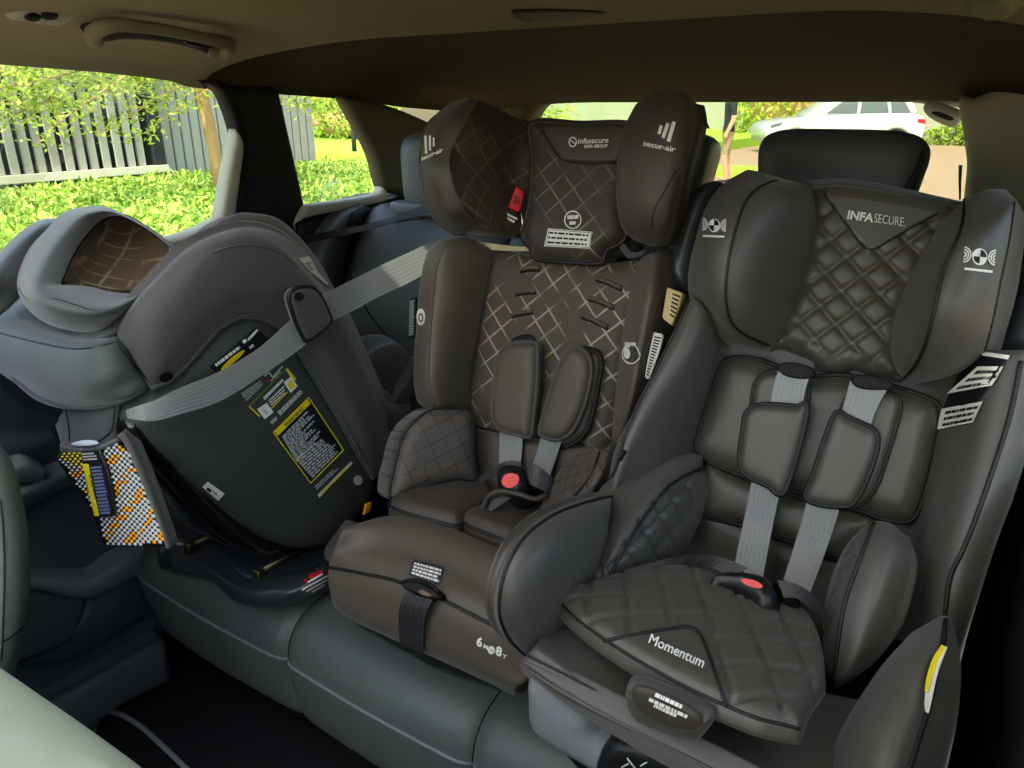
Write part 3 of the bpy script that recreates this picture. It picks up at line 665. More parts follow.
for cx, cy_ in ((33, 18), (50, 16.5)): pad('hole', SEAL, c1, CPl, circ(cx, cy_, 9, 4.2), th=.003, rnd=.004, d=.006, sp=.005)
c2 = thing('belt_guide_plate', 'pale oblong plate with a black slot on the headliner above tailgate corner', 'plate', (-.1, 1.8, 1.4))
CQ = Plane((-.1, 1.80, 1.43), (-.1, -.5, -.86))
pad('plate', CREAM, c2, CQ, [(923, 110), (928, 106), (945, 111), (960, 117), (957, 126), (950, 127), (932, 119)], th=.006, rnd=.006, depth=.01, sp=.006)
pad('slot', SEAL, c2, CQ, [(931, 113), (938, 112), (953, 118), (950, 121), (938, 117)], th=.002, rnd=.004, d=.006, sp=.005)
c3 = thing('grab_handle', 'end of a dark grab handle at the top right corner of headliner', 'handle', (0, 1.1, 1.5))
tube('grip', TRIM, c3, crom(C(Plane((-.02, 1.1, 1.495), (-.5, 0, -.85)), [(968, -6, .0), (976, 2, .02), (990, 9, .025), (1004, 8, .02), (1018, -8, .01)]), 24), .010)

# ================================================================ REAR BENCH
bench = thing('rear_bench', 'slate grey leather rear bench of the car, under the three child seats', 'bench', (-.63, .8, .30))
def bench_cushion(x0, x1, endl=0, endr=0):
    prof = np.array([(.74, .36), (.66, .395), (.618, .43), (.602, .50), (.598, .558), (.608, .598), (.645, .628), (.74, .640), (.90, .620), (1.12, .58), (1.12, .40)])
    cs = []
    for f, ins in ((0, .012), (.03, .004), (.10, 0), (.5, -.004), (.90, 0), (.97, .004), (1, .012)):
        x = x0 + (x1 - x0) * f; k = ins + (endl * (1 - f / .15) ** 2 if f < .15 else 0) + (endr * ((f - .85) / .15) ** 2 if f > .85 else 0)
        c = prof.copy(); ctr = np.array([.86, .50]); dv = ctr - c; c = c + dv / (np.linalg.norm(dv, axis=1)[:, None]) * k
        cs.append(np.column_stack([np.full(len(c), x), c]))
    o = surf('seat_cushion', LEATHER, bench, cs, nu=60, sub=4)
    P = np.array([(c[4][0], c[4][1] - .001, c[4][2]) for c in cs]); tube('piping', DOORL, o, crom(P, 30), .0028, n=6)
bench_cushion(-1.285, -.836, endl=.05); bench_cushion(-.834, -.466); bench_cushion(-.464, .05, endr=.04)
def bench_back(x0, x1, name='backrest'):
    prof = np.array([(1.02, .62), (1.075, .74), (1.15, .92), (1.235, 1.08), (1.285, 1.155), (1.32, 1.178), (1.37, 1.175), (1.40, 1.12), (1.42, .9), (1.42, .6)])
    cs = []
    for f, k in ((0, .02), (.04, .006), (.15, -.004), (.5, .008), (.85, -.004), (.96, .006), (1, .02)):
        c = prof.copy(); c[:, 0] += k; c[:, 1] -= max(0, k) * .5; cs.append(np.column_stack([np.full(len(c), x0 + (x1 - x0) * f), c]))
    return surf(name, LEATHER, bench, cs, nu=50, sub=4)
bl = bench_back(-1.27, -.86); bm_ = bench_back(-.856, -.42); br = bench_back(-.416, .05)
sew('seam', PIPE, bl, [(352, 212), (345, 240), (352, 280), (372, 318), (396, 345)], [bl], PY(1.2), .002)
sew('seam', PIPE, bl, [(342, 232), (365, 226), (395, 222), (425, 218)], [bl], PY(1.2), .002)
# side bolster beside the left backrest
skin('side_bolster', LEATHER, bench, PX(-1.27), [[(300, 330, 0), (302, 285, 0), (316, 240, 0), (338, 214, 0), (360, 204, 0)], [(318, 335, .025), (322, 290, .03), (332, 245, .03), (350, 218, .025), (368, 207, .01)], [(338, 340, .0), (340, 295, .0), (346, 250, .0), (358, 224, 0), (374, 210, 0)]], back=.02)
rbox('belt_bezel', DOORL, bench, (-1.12, 1.34, 1.178), (.16, .09, .03), .4); rbox('slot', SEAL, bench, (-1.12, 1.335, 1.190), (.10, .04, .012), .6)
def headrest(c, s, rot=.12):
    o = rbox('headrest', LEATHER, bench, c, s, .42, Matrix.Rotation(-rot, 3, 'X'), 40, 22, taper=.22)
    for sx in (-.055, .055): tube('post', STEEL, o, [(c[0] + sx, c[1] + .01, c[2] - s[2] * .3), (c[0] + sx, c[1], 1.14)], .006)
    return o
headrest((-1.045, 1.37, 1.245), (.27, .12, .19)); headrest((-.60, 1.38, 1.275), (.26, .12, .16)); hr = headrest((-.246, 1.36, 1.278), (.245, .13, .165))
sew('seam', PIPE, hr, [(903, 192), (914, 172), (922, 152)], [hr], PY(1.3), .0012)
# dark belt in front of the left backrest
sb = thing('folded_seat_belt', 'dark folded seat belt running across the top of left bench backrest', 'seat belt', (-1.15, 1.2, 1.15))
belt('webbing', WEBD, sb, C(PX(-1.24), [(292, 238), (330, 231)]).tolist() + C(PY(1.215), [(368, 224), (400, 214), (428, 203)]).tolist(), C(PX(-1.24), [(292, 247), (330, 238)]).tolist() + C(PY(1.21), [(368, 230), (400, 221), (428, 212)]).tolist())

# ================================================================ FRONT SEATS
fs = thing('front_seat', 'pale grey leather front passenger seat edge at the left of the picture', 'car seat', (-1.0, .26, .3))
fp = pad('backrest', LEATHER2, fs, Plane((-.84, .26, 1), (.75, -.5, .35)), [(-110, 380), (-60, 410), (-16, 452), (-3, 476), (7, 520), (13, 565), (12, 620), (5, 662), (-20, 720), (-110, 760)], th=.03, rnd=.03, depth=.06, sp=.012)
sew('seam', PIPE, fp, [(0, 500), (3, 530), (4, 580), (2, 640), (1, 660)], [fp], PY(.25), .0012); sew('seam', PIPE, fp, [(2, 642), (12, 636), (24, 626)], [fp], PY(.25), .0012)
fd = thing('front_seat', 'pale greenish grey front seat shoulder close to the viewer at bottom left', 'car seat', (-.3, .1, .3))
pad('backrest', M('pale_sage_leather', (140, 150, 136), .5, .4), fd, Plane((-.30, .10, 1.15), (.12, .05, .99)), [(-140, 590, 1), (-40, 636), (0, 656), (45, 686), (95, 720), (160, 768), (230, 830, 1), (-140, 850, 1)], th=.03, rnd=.03, depth=.10, sp=.012)
for t_, x, y, z in ((fs, -1.06, .05, .88), (fd, -.40, -.06, .80)):       # the rest of both front seats, down to the floor
    rbox('seat_body', LEATHER2, t_, (x, y, z), (.44 if t_ is fs else .36, .20 if t_ is fs else .13, .74 if t_ is fs else .60), .45, nu=24, nv=14)
    rbox('cushion', LEATHER2, t_, (x, y - .32, .55), (.46 if t_ is fs else .36, .56, .20), .45, nu=24, nv=14)
    box('rail_base', BLACK, t_, (x - .18, y - .50, .30), (x + .16, y - .02, .50))
# ================================================================ RIGHT CHILD SEAT (forward facing, quilted)
def lean(O, deg): a = math.radians(deg); return Plane(O, (0, -math.cos(a), math.sin(a)))
def lines_quilt(s, gdepth, wd, ang, masks=(), pl=None, off=(0, 0), keep=None, soft=False):
    a1, a2 = math.radians(ang[0]), math.radians(ang[1])
    def f(u, v):
        o = np.zeros_like(u)
        for a, of in ((a1, off[0]), (a2, off[1])):
            q = (u * math.cos(a) + v * math.sin(a)) / s + of; dd = np.abs(q - np.round(q)) * s; o -= gdepth * (np.exp(-(dd / wd) ** 2) if not soft else np.exp(-np.abs(dd) / wd))
        o = np.maximum(o, -gdepth * 1.15)
        for mk_ in masks: o[inside(np.stack([u, v], -1), mk_)] = 0
        if keep is not None: o[~inside(np.stack([u, v], -1), keep)] = 0
        return o
    return f
R = thing('child_seat', 'black satin forward facing child seat with diamond quilted headrest, at the right window side', 'child seat', (-.15, .62, .64), 'child seats strapped to the rear bench')
RB = lean((-.15, .80, .90), 20)
RC = Plane((-.15, .48, .945), (0, .17, .985))
RA = Plane((0, .46, .90), (0, -.36, .93))
# rear shell, plastic, closes the seat behind the fabric
shell = skin('shell', BLACK, R, RB, [[(706, 235, -.08), (664, 330, -.10), (610, 500, -.08), (600, 640, -.06)], [(850, 225, -.03), (840, 340, -.03), (810, 520, -.03), (780, 640, -.03)], [(1010, 235, -.08), (1020, 330, -.10), (975, 500, -.08), (945, 640, -.06)]], back=.03)
# backrest tub
tub = skin('backrest', SATIN, R, RB, [
    [(690, 296, .075), (667, 345, .085), (641, 398, .095), (616, 446, .10), (607, 490, .10)],
    [(697, 300, .10), (676, 347, .115), (651, 392, .125), (627, 442, .13), (612, 494, .13)],
    [(712, 315, .085), (696, 360, .095), (672, 405, .10), (652, 450, .10), (630, 500, .10)],
    [(735, 335, .005), (715, 400, .005), (698, 460, .005), (690, 530, .005), (686, 600, .005)],
    [(840, 340, -.005), (830, 420, -.005), (815, 480, -.005), (805, 540, -.005), (795, 620, -.005)],
    [(930, 350, .005), (928, 420, .005), (915, 490, .005), (905, 560, .005), (896, 640, .005)],
    [(985, 350, .075), (975, 415, .085), (955, 480, .09), (935, 545, .095), (920, 640, .10)],
    [(1020, 350, .095), (1008, 420, .10), (989, 480, .11), (966, 545, .12), (946, 625, .12)],
    [(1046, 350, .08), (1032, 420, .085), (1012, 490, .092), (989, 550, .10), (961, 640, .10), (950, 690, .09)],
    [(1050, 350, .03), (1036, 420, .035), (1016, 490, .04), (994, 550, .05), (966, 640, .05), (955, 690, .04)]], back=.03, nu=36, hollow=True)
sew('piping', PIPE, tub, [(690, 300), (680, 323), (668, 347), (652, 380), (640, 402), (625, 438), (618, 464), (608, 487), (600, 496)], [tub], RB, .0022)
sew('piping', PIPE, tub, [(1021, 361), (1010, 415), (991, 475), (973, 525), (961, 555), (951, 575), (945, 613)], [tub], RB, .0024)
pad('pull_tab', PIPE, tub, RB, [(963, 551, 1), (969, 553, 1), (964, 571, 1), (957, 569, 1)], th=.012, d=.10, rnd=.003, sp=.004)
pad('pull_tab', PIPE, tub, RB, [(623, 448, 1), (628, 449, 1), (621, 463, 1), (616, 461, 1)], th=.012, d=.125, rnd=.003, sp=.004)
# height marker strip beside the right wing
st = onto('marker_strip', INK, tub, [(972, 352), (1010, 356), (980, 402), (944, 412)], [tub], RB, .003)
for q in ([(985, 352), (1011, 356), (1009, 360), (984, 356)], [(980, 367), (1005, 367), (994, 386), (949, 394)], [(944, 409), (985, 402), (975, 423), (939, 430)]):
    lb = onto('marker_label', CREAM, tub, q, [st, tub], RB, .0025)
    if q[0][0] < 985:
        a, b, c, d = q; bars('small_print', INK, lb, textrows(*[tuple(np.array(p) * .86 + np.mean(q, 0) * .14) for p in (a, b, c, d)], rows=3, rag=.1, fillf=.5, seed=q[0][0]), [lb], RB, .0006)

# headrest
HQ = [(813, 186), (835, 182), (880, 186), (962, 202), (968, 225), (940, 260), (915, 300), (905, 345), (903, 381), (880, 378), (852, 371), (845, 376), (813, 370), (811, 362), (781, 350), (768, 349), (785, 310), (800, 264), (808, 215)]
tri = RB.uv(C(RB, [(822, 190), (868, 252), (940, 212), (966, 196), (900, 180)], .02))
hq = pad('headrest', SATINQ, R, RB, HQ, th=.03, rnd=.02, d=-.01, depth=.05, sp=.0024, quilt=lines_quilt(.0275, .0050, .0030, (49, 137), [tri], off=(.1, .45), soft=True))
sew('piping', PIPE, hq, [(824, 194), (845, 222), (862, 246), (869, 251), (880, 246), (908, 229), (938, 213)], [hq], RB, .0014)
tr = skin('top_roll', SATIN, hq, RB, [[(806, 180, -.03), (860, 180, -.03), (965, 202, -.03)], [(808, 183, .0), (860, 183.5, .0), (966, 205, .0)], [(810, 187, .014), (860, 188, .014), (960, 208, .014)]], back=.03)
lettering('lettering', 'INFA', (847, 219), (873, 222.5), (848, 210.5), WHITE, hq, [hq], RB, bold=.035, shear=.1)
lettering('lettering', 'SECURE.', (874, 222.7), (905, 227), (875, 213.5), WHITE, hq, [hq], RB, bold=-.008)
lwing = skin('wing', SATIN, hq, RB, [
    [(745, 171, .02), (722, 185, .03), (706, 207, .04), (696, 239, .05), (690, 267, .05), (690, 292, .05), (699, 311, .045), (728, 343, .03), (762, 351, .0)],
    [(757, 171, .06), (733, 187, .085), (718, 210, .10), (708, 240, .11), (704, 267, .11), (704, 294, .105), (712, 315, .09), (735, 341, .06), (764, 350, .02)],
    [(777, 180, .07), (763, 186, .11), (747, 201, .125), (735, 232, .135), (728, 267, .135), (726, 298, .125), (731, 321, .105), (743, 335, .07), (768, 347, .02)],
    [(800, 183, .03), (795, 195, .075), (782, 215, .095), (772, 240, .10), (764, 270, .10), (760, 298, .09), (760, 318, .075), (763, 334, .05), (772, 347, .015)],
    [(813, 186, .0), (815, 214, .02), (810, 240, .02), (804, 264, .02), (795, 299, .02), (789, 315, .02), (783, 331, .02), (777, 341, .015), (774, 347, .005)]], back=.05, nu=40)
sew('piping', PIPE, lwing, [(777, 180), (763, 186), (747, 200), (735, 232), (727.5, 267), (726, 299), (731, 321), (742, 333), (768, 345)], [lwing], RB, .0017)
rwing = skin('wing', SATIN, hq, RB, [
    [(965, 199, .0), (941, 225, .02), (923, 253, .02), (905, 289, .02), (895, 317, .02), (891, 349, .02), (895, 367, .015), (903, 379, .005)],
    [(966, 199, .03), (953, 225, .085), (935, 260, .10), (920, 300, .10), (911, 330, .095), (905, 355, .07), (901, 370, .04), (905, 380, .01)],
    [(967, 199, .06), (962, 228, .125), (944, 271, .135), (934, 314, .135), (925, 346, .115), (917, 363, .08), (909, 374, .05), (907, 381, .02)],
    [(985, 190, .06), (986, 222, .13), (975, 268, .14), (966, 314, .135), (956, 348, .11), (942, 370, .08), (922, 380, .04), (910, 383, .01)],
    [(1000, 189, .04), (1013, 203, .10), (1008, 240, .115), (1000, 278, .115), (991, 322, .105), (983, 351, .085), (960, 372, .05), (914, 384, .0)],
    [(1008, 191, .0), (1022, 212, .04), (1018, 245, .05), (1011, 285, .05), (1000, 325, .04), (990, 352, .03), (964, 374, .01), (917, 385, -.01)]], back=.05, nu=40)
sew('piping', PIPE, rwing, [(965, 200), (962, 228), (944, 271), (934, 314), (925, 346), (916, 365), (904, 378)], [rwing], RB, .0018)
sew('seam', PIPE, rwing, [(1014, 203), (1009, 240), (1001, 278), (992, 322), (984, 351)], [rwing], RB, .0011)
def impact_badge(cx, cy_, k, base, rot):
    q = lambda pts: [(cx + (x * math.cos(rot) - y * math.sin(rot)) * k, cy_ + (x * math.sin(rot) + y * math.cos(rot)) * k) for x, y in pts]
    bars('badge_underline', WHITE, base, [q([(-1.9, 1.75), (1.9, 1.75), (1.9, 2.1), (-1.9, 2.1)])], [base], RB)
    onto('badge', WHITE, base, q(circ(0, 0, 1.05, 1.2)), [base], RB, .0014)
    onto('badge_sector', INK, base, q([(0, 0)] + circ(0, 0, .85, 1.0, 8, -90, 0)), [base], RB, .002); onto('badge_sector', INK, base, q([(0, 0)] + circ(0, 0, .85, 1.0, 8, 90, 180)), [base], RB, .002)
    for s in (-1, 1):
        Q = []
        for r in (.35, .68, 1.0):
            a = circ(s * 2.05, -.1, r, r * 1.1, 9, 100 if s < 0 else 80, -100 if s < 0 else 260)
            a = circ(s * 2.1, -.1, r, r * 1.15, 9, 90 if s > 0 else -90, 270 if s > 0 else 90); b = circ(s * 2.1, -.1, r - .18, (r - .18) * 1.15, 9, 90 if s > 0 else -90, 270 if s > 0 else 90)
            for i in range(8): Q.append(q([a[i], a[i + 1], b[i + 1], b[i]]))
        bars('badge_wave', WHITE, base, Q, [base], RB)
impact_badge(715.5, 226, 5.6, lwing, .05); impact_badge(979, 257, 7.0, rwing, .10)
# side impact pods
POD = M('slate_black_pod', (46, 54, 58), .32, .5)
pad('impact_pod', POD, R, RB, [(721, 180), (703, 181), (685, 195), (674, 222), (665, 258), (663, 275), (671, 288), (690, 294), (697, 270), (704, 240), (716, 205)], th=.035, rnd=.03, d=-.01, depth=.06, sp=.008)
pad('impact_pod', POD, R, RB, [(1016, 285), (1003, 320), (998, 338), (990, 350), (1004, 356), (1018, 359), (1045, 356), (1060, 300), (1055, 235), (1030, 250)], th=.035, rnd=.03, d=-.03, depth=.06, sp=.008)

sk_ = pad('side_sticker', M('gold_lit_label', (206, 184, 130), .5, .3), R, RB, [(667, 287, 1), (683, 293, 1), (679, 308), (672, 326, 1), (662, 318, 1)], th=.002, rnd=.002, d=.05, depth=.03, sp=.004)  # white label; the golden light on it is put into its colour
bars('small_print', INK, sk_, textrows((673, 292), (681, 295), (675, 320), (670, 316), 6, .1, .5, words=False), [sk_], RB, .001)
# insert, lower insert, seat back base
pad('lower_insert', SATINQ, R, RB, [(706, 462), (742, 478), (800, 497), (873, 516), (871, 533), (852, 548), (836, 560), (791, 543), (738, 525), (696, 511)], th=.022, rnd=.018, d=.0, depth=.02, pipe=.0022, pmat=PIPE)
pad('insert_base', SATINQ, R, RB, [(696, 505), (740, 522), (836, 556), (870, 530), (880, 600), (840, 640), (760, 620), (690, 590)], th=.014, rnd=.02, d=-.005, depth=.02)
ins = pad('infant_insert', SATINQ, R, RB, [(724, 361), (752, 358), (777, 366), (800, 374), (813, 376), (848, 375), (887, 384), (930, 399), (941, 411), (934, 457), (925, 492), (916, 516), (905, 523), (880, 519), (859, 511), (809, 496), (738, 475), (706, 461), (694, 447), (699, 428), (712, 391)], th=.03, rnd=.022, d=.004, depth=.02, bulge=.006, pipe=.0026, pmat=PIPE)
# harness: shoulder pads and webbing
for nm, P in (('strap_slot', [(776, 366), (790, 362), (808, 366), (815, 374), (806, 379), (785, 376)]), ('strap_slot', [(850, 378), (865, 374), (888, 380), (894, 388), (880, 390), (858, 388)])):
    pad(nm, SEAL, R, RB, P, th=.002, rnd=.006, d=.0555, sp=.006)  # black slot, with the shade on the strap tops put into its patch
def shoulder(under, flap, band, strap):
    u = pad('shoulder_pad', SATINQ, R, RB, under, th=.012, rnd=.010, d=.036, depth=.006, pipe=.0024, pmat=PIPE, sp=.006)
    belt('harness_webbing', WEB, u, C(RB, band[0], .053), C(RB, band[1], .053), n=12)
    f = pad('shoulder_flap', SATINQ, u, RB, flap, th=.013, rnd=.010, d=.052, depth=.008, pipe=.0030, pmat=PIPE, sp=.006)
    belt('harness_webbing', WEB, u, C(RB, strap[0]), C(RB, strap[1]), n=18)
shoulder([(750, 412), (754, 385), (764, 374), (782, 371), (804, 378), (808, 398), (802, 432), (784, 480), (755, 470), (744, 440)],
         [(754, 406), (767, 404), (785, 405), (799, 406), (807, 402), (803, 432), (784, 493), (767, 486), (745, 475), (739, 461), (742, 432), (745, 414)],
         ([(781, 364), (774, 384), (770, 404)], [(812, 370), (806, 388), (802, 408)]), ([(753, 475, .055), (745, 515, .05), (737, 552, .06), (733, 575, .07)], [(781, 486, .055), (772, 530, .05), (765, 566, .06), (762, 585, .07)]))
shoulder([(845, 400), (860, 385), (882, 390), (897, 397), (900, 410), (887, 457), (873, 493), (852, 507), (835, 490), (836, 430)],
         [(836, 412), (846, 416), (859, 422), (873, 429), (878, 440), (873, 464), (859, 496), (845, 507), (806, 500), (813, 475), (824, 440)],
         ([(851, 378), (845, 400), (840, 418)], [(888, 388), (877, 408), (870, 428)]), ([(808, 498, .055), (796, 540, .05), (785, 575, .06), (781, 590, .07)], [(841, 504, .055), (828, 545, .05), (812, 588, .06), (806, 604, .07)]))

# side wings of the seat pan and bolsters
lw = skin('side_wing', SATIN, R, PX(-.31), [
    [(613, 495, -.02), (585, 500, -.02), (551, 513, -.02), (520, 536, -.02), (500, 571, -.02), (494, 610, -.02), (504, 636, -.02), (525, 657, -.02)],
    [(611, 500, .006), (586, 504, .006), (554, 517, .006), (526, 540, .006), (507, 573, .006), (501, 610, .006), (510, 636, .006), (527, 656, .004)],
    [(609, 520, .02), (594, 528, .024), (574, 540, .026), (555, 560, .028), (541, 585, .028), (533, 612, .028), (530, 638, .024), (530, 655, .012)],
    [(606, 545, .02), (602, 556, .024), (596, 572, .028), (590, 592, .03), (578, 608, .032), (563, 624, .032), (548, 640, .03), (532, 655, .016)]], back=.006, nu=36)
sew('piping', PIPE, lw, [(612, 497), (586, 503), (553, 516), (524, 539), (506, 572), (500, 610), (509, 637), (527, 656)], [lw], PX(-.31), .002)
rw_ = skin('side_wing', SATIN, R, RA, [
    [(905, 640, .0), (880, 668, .01), (856, 705, .01), (842, 735, .01), (832, 775, .0), (828, 800, .0)],
    [(925, 625, .03), (908, 655, .05), (888, 700, .055), (875, 740, .055), (866, 790, .05), (862, 820, .04)],
    [(943, 616, .03), (938, 650, .05), (926, 700, .055), (912, 745, .055), (900, 790, .05), (895, 820, .04)],
    [(952, 622, .0), (960, 655, .01), (957, 695, .01), (946, 745, .0), (935, 790, .0), (930, 830, -.01)]], back=.06, nu=32)
sew('piping', PIPE, rw_, [(945, 612), (943, 635), (938, 660), (930, 695), (920, 730), (906, 772)], [rw_], RA, .0022)
tg1 = belt('care_tag', CREAM, rw_, C(RA, [(943, 646), (934, 660), (928, 680), (925, 702), (926, 712)], .062), C(RA, [(947, 647), (941, 662), (936, 678), (932, 696), (928, 713)], .068), th=.001)
belt('care_tag_edge', YELLOW, tg1, C(RA, [(942, 645), (933, 659), (927, 678), (925, 692)], .064), C(RA, [(946, 647), (938, 660), (931, 678), (927, 692)], .067), th=.001)
BL = Plane((-.26, .70, .95), (1, -.25, .35))
lb_uv = BL.uv(C(BL, [(609, 580), (622, 552), (646, 515), (669, 486), (702, 470), (712, 510), (690, 550), (664, 572), (640, 582)], .03))
def bol_fn(pl, keep, q):
    def f(G):
        s = G.reshape(-1, 3); uv = pl.uv(s); ins_ = inside(uv, keep); dd = segdist(uv, keep)
        o = q(uv[:, 0], uv[:, 1]) * ins_ * np.clip(dd / .008, 0, 1); return (s + o[:, None] * pl.N).reshape(G.shape)
    return f
lbol = skin('side_bolster', SATIN, R, BL, [
    [(597, 580, -.02), (598, 545, -.02), (616, 508, -.02), (643, 477, -.02), (672, 458, -.02), (700, 453, -.02)],
    [(602, 579, .01), (609, 553, .014), (632, 512, .014), (657, 482, .014), (684, 466, .012), (702, 460, .0)],
    [(609, 578, .016), (622, 551, .022), (646, 514, .022), (668, 487, .022), (690, 473, .018), (704, 468, .0)],
    [(626, 578, .012), (644, 556, .022), (667, 523, .022), (686, 500, .018), (700, 487, .012), (707, 480, .0)],
    [(642, 576, .0), (666, 566, .004), (687, 545, .004), (700, 522, .004), (705, 503, .0), (708, 492, -.01)]], back=.04, nu=90, sub=14, fn=bol_fn(BL, lb_uv, lines_quilt(.030, .0048, .0028, (20, 100), off=(.2, .1))))
sew('piping', PIPE, lbol, [(610, 577), (622, 551), (646, 514), (668, 487), (690, 473), (702, 469)], [lbol], BL, .002)
BR = Plane((-.03, .68, .96), (-.25, -.75, .60))
rb_uv = BR.uv(C(BR, [(874, 522), (866, 545), (854, 575), (844, 605), (838, 640), (834, 672), (826, 668), (824, 640), (826, 605), (836, 570), (850, 540)], .0))
rbol = skin('side_bolster', SATIN, R, BR, [
    [(860, 530, .0), (848, 545, .0), (835, 575, .0), (826, 610, .0), (824, 640, .0), (826, 668, .0), (830, 683, .0)],
    [(868, 524, .01), (858, 545, .016), (846, 575, .018), (836, 605, .02), (832, 640, .018), (831, 665, .012), (831, 684, .0)],
    [(876, 521, .012), (866, 545, .024), (855, 575, .028), (846, 605, .03), (840, 640, .026), (836, 668, .016), (832, 685, .0)],
    [(890, 523, .012), (888, 550, .026), (880, 585, .032), (868, 620, .032), (856, 655, .026), (845, 675, .016), (833, 686, .0)],
    [(903, 534, .0), (909, 558, .008), (905, 585, .01), (893, 623, .01), (870, 657, .01), (850, 675, .005), (834, 687, -.004)]], back=.012, nu=90, sub=12, fn=bol_fn(BR, rb_uv, lines_quilt(.030, .003, .0026, (60, 130), off=(.2, .4))))
sew('piping', PIPE, rbol, [(874, 523), (866, 545), (855, 575), (845, 605), (839, 640), (835, 670), (831, 684)], [rbol], BR, .002)

# seat cushion with the name panel
vm = [(604, 641), (640, 634), (686, 627), (694, 628), (700, 633), (706, 648), (727, 708), (712, 730), (590, 660)]
vmu = RC.uv(C(RC, vm, .03))
cu = pad('seat_cushion', SATINQ, R, RC, [(555, 594, 1), (581, 587), (604, 580), (640, 568), (672, 562), (700, 563), (730, 575), (775, 596), (812, 620), (824, 650), (827, 684, 1), (812, 706), (802, 733, 1), (780, 729), (750, 721), (690, 695), (630, 661), (585, 630), (563, 609)],
         th=.014, rnd=.010, d=.012, depth=.004, bulge=.012, sp=.0036, quilt=lines_quilt(.036, .0042, .0024, (28, 128), [vmu], off=(.15, .3)))
sew('piping', PIPE, cu, [(604, 641), (640, 634.5), (682, 627.5), (693, 628), (700, 634), (706, 648), (716, 677), (727, 708)], [cu], RC, .0016)
sew('piping', PIPE, cu, [(557, 597), (566, 609), (587, 627), (632, 657), (692, 690), (751, 716), (781, 724), (800, 729)], [cu], RC, .0014)
for ix, iy in ((0, 0), (.5, -.15), (.3, .35)): lettering('lettering', 'Momentum', (648 + ix, 645.5 + iy), (702 + ix, 670.5 + iy), (651.5 + ix, 636 + iy), WHITE, cu, [cu], RC, off=.003)

# pan below the cushion: front roll, pale band, release pocket
XRW = PY(.452)
def row(y0, pts): return C(PY(y0), pts)
pan = surf('seat_pan', SATIN, R, [
    row(.60, [(560, 600), (620, 595), (720, 655), (860, 700), (900, 670)]), row(.475, [(540, 638), (600, 673), (680, 720), (760, 764), (850, 809)]),
    row(.452, [(528, 656), (575, 679), (625, 706), (700, 745), (860, 825)]), row(.448, [(522, 660), (572, 688), (624, 717), (700, 757), (860, 838)]),
    row(.450, [(519, 664), (560, 697), (640, 738), (700, 768), (860, 850)]), row(.60, [(530, 672), (570, 700), (650, 745), (720, 790), (870, 850)])], nu=40, sub=6, cyc=True)
skin('front_band', M('grey_band_fabric', (98, 96, 92), .65, .3, sheen=.2, bump=.15, bscale=1500), pan, PY(.448), [[(527, 657, -.004), (575, 682, -.002), (624, 708, .0), (700, 748, .0), (860, 832, .0)], [(524, 663, .004), (569, 693, .006), (630, 729, .008), (700, 766, .008), (860, 850, .008)], [(526, 670, -.004), (562, 702, .0), (638, 750, .002), (700, 784, .002), (860, 872, .0)]], back=.01)
sew('seam', PIPE, pan, [(528, 656), (575, 680), (623, 706), (660, 727)], [pan], XRW, .0012)
sew('seam', PIPE, pan, [(690, 737), (730, 757), (760, 772)], [pan], XRW, .0012)
pk = pad('release_pocket', SATIN, R, PY(.452), [(630, 682), (625, 694), (626, 706), (637, 721), (660, 731), (694, 741), (706, 733), (713, 720), (705, 712), (660, 690)], th=.010, rnd=.008, d=.004, depth=.004, sp=.005)
pl_ = pad('pocket_flap', MFAB2, pk, PY(.440), [(634, 687), (631, 698), (638, 711), (660, 723), (690, 732), (702, 722), (690, 709), (660, 694)], th=.004, rnd=.006, d=.003, depth=.002, sp=.005)
def slash(a, b, h): a, b = np.array(a, float), np.array(b, float); n = np.array([-(b - a)[1], (b - a)[0]]); n = n / np.linalg.norm(n) * h; return a - n / 2, b - n / 2, b + n / 2, a + n / 2
bars('small_print', WHITE, pl_, [q for a, b, k in (((656, 694.5), (683, 707), 2), ((650, 698), (688, 715.5), 3), ((655, 704), (677, 714.5), 4)) for q in textrows(*slash(a, b, 4), rows=1, rag=0, fillf=.8, seed=k)], [pl_, pk], XRW)
# plastic base standing on the bench
pad('base', LEATHER2, R, PY(.50), [(530, 672), (527, 700), (530, 722), (550, 742), (600, 772), (650, 800), (640, 745), (598, 733), (594, 718), (566, 694)], th=.03, rnd=.022, depth=.35, sp=.008).data.materials[0] = DOORL
pad('base_core', BLACK, R, PY(.56), [(540, 680), (700, 765), (940, 860), (900, 900), (700, 860), (570, 760)], th=.02, rnd=.02, depth=.3, sp=.02)
bp = pad('base_foot', BLACK, R, PY(.47), [(598, 756), (605, 746), (618, 742), (640, 746), (668, 754), (700, 768), (720, 790), (640, 800), (598, 775)], th=.012, rnd=.012, depth=.2, sp=.006)
bars('moulded_mark', PRINTGREY, bp, [slash((622, 766), (630, 762), 1.5), slash((628, 757), (640, 772), 1.5), slash((641, 765), (648, 761), 1.5), slash((650, 768), (662, 768), 1.5)], [bp], PY(.46))

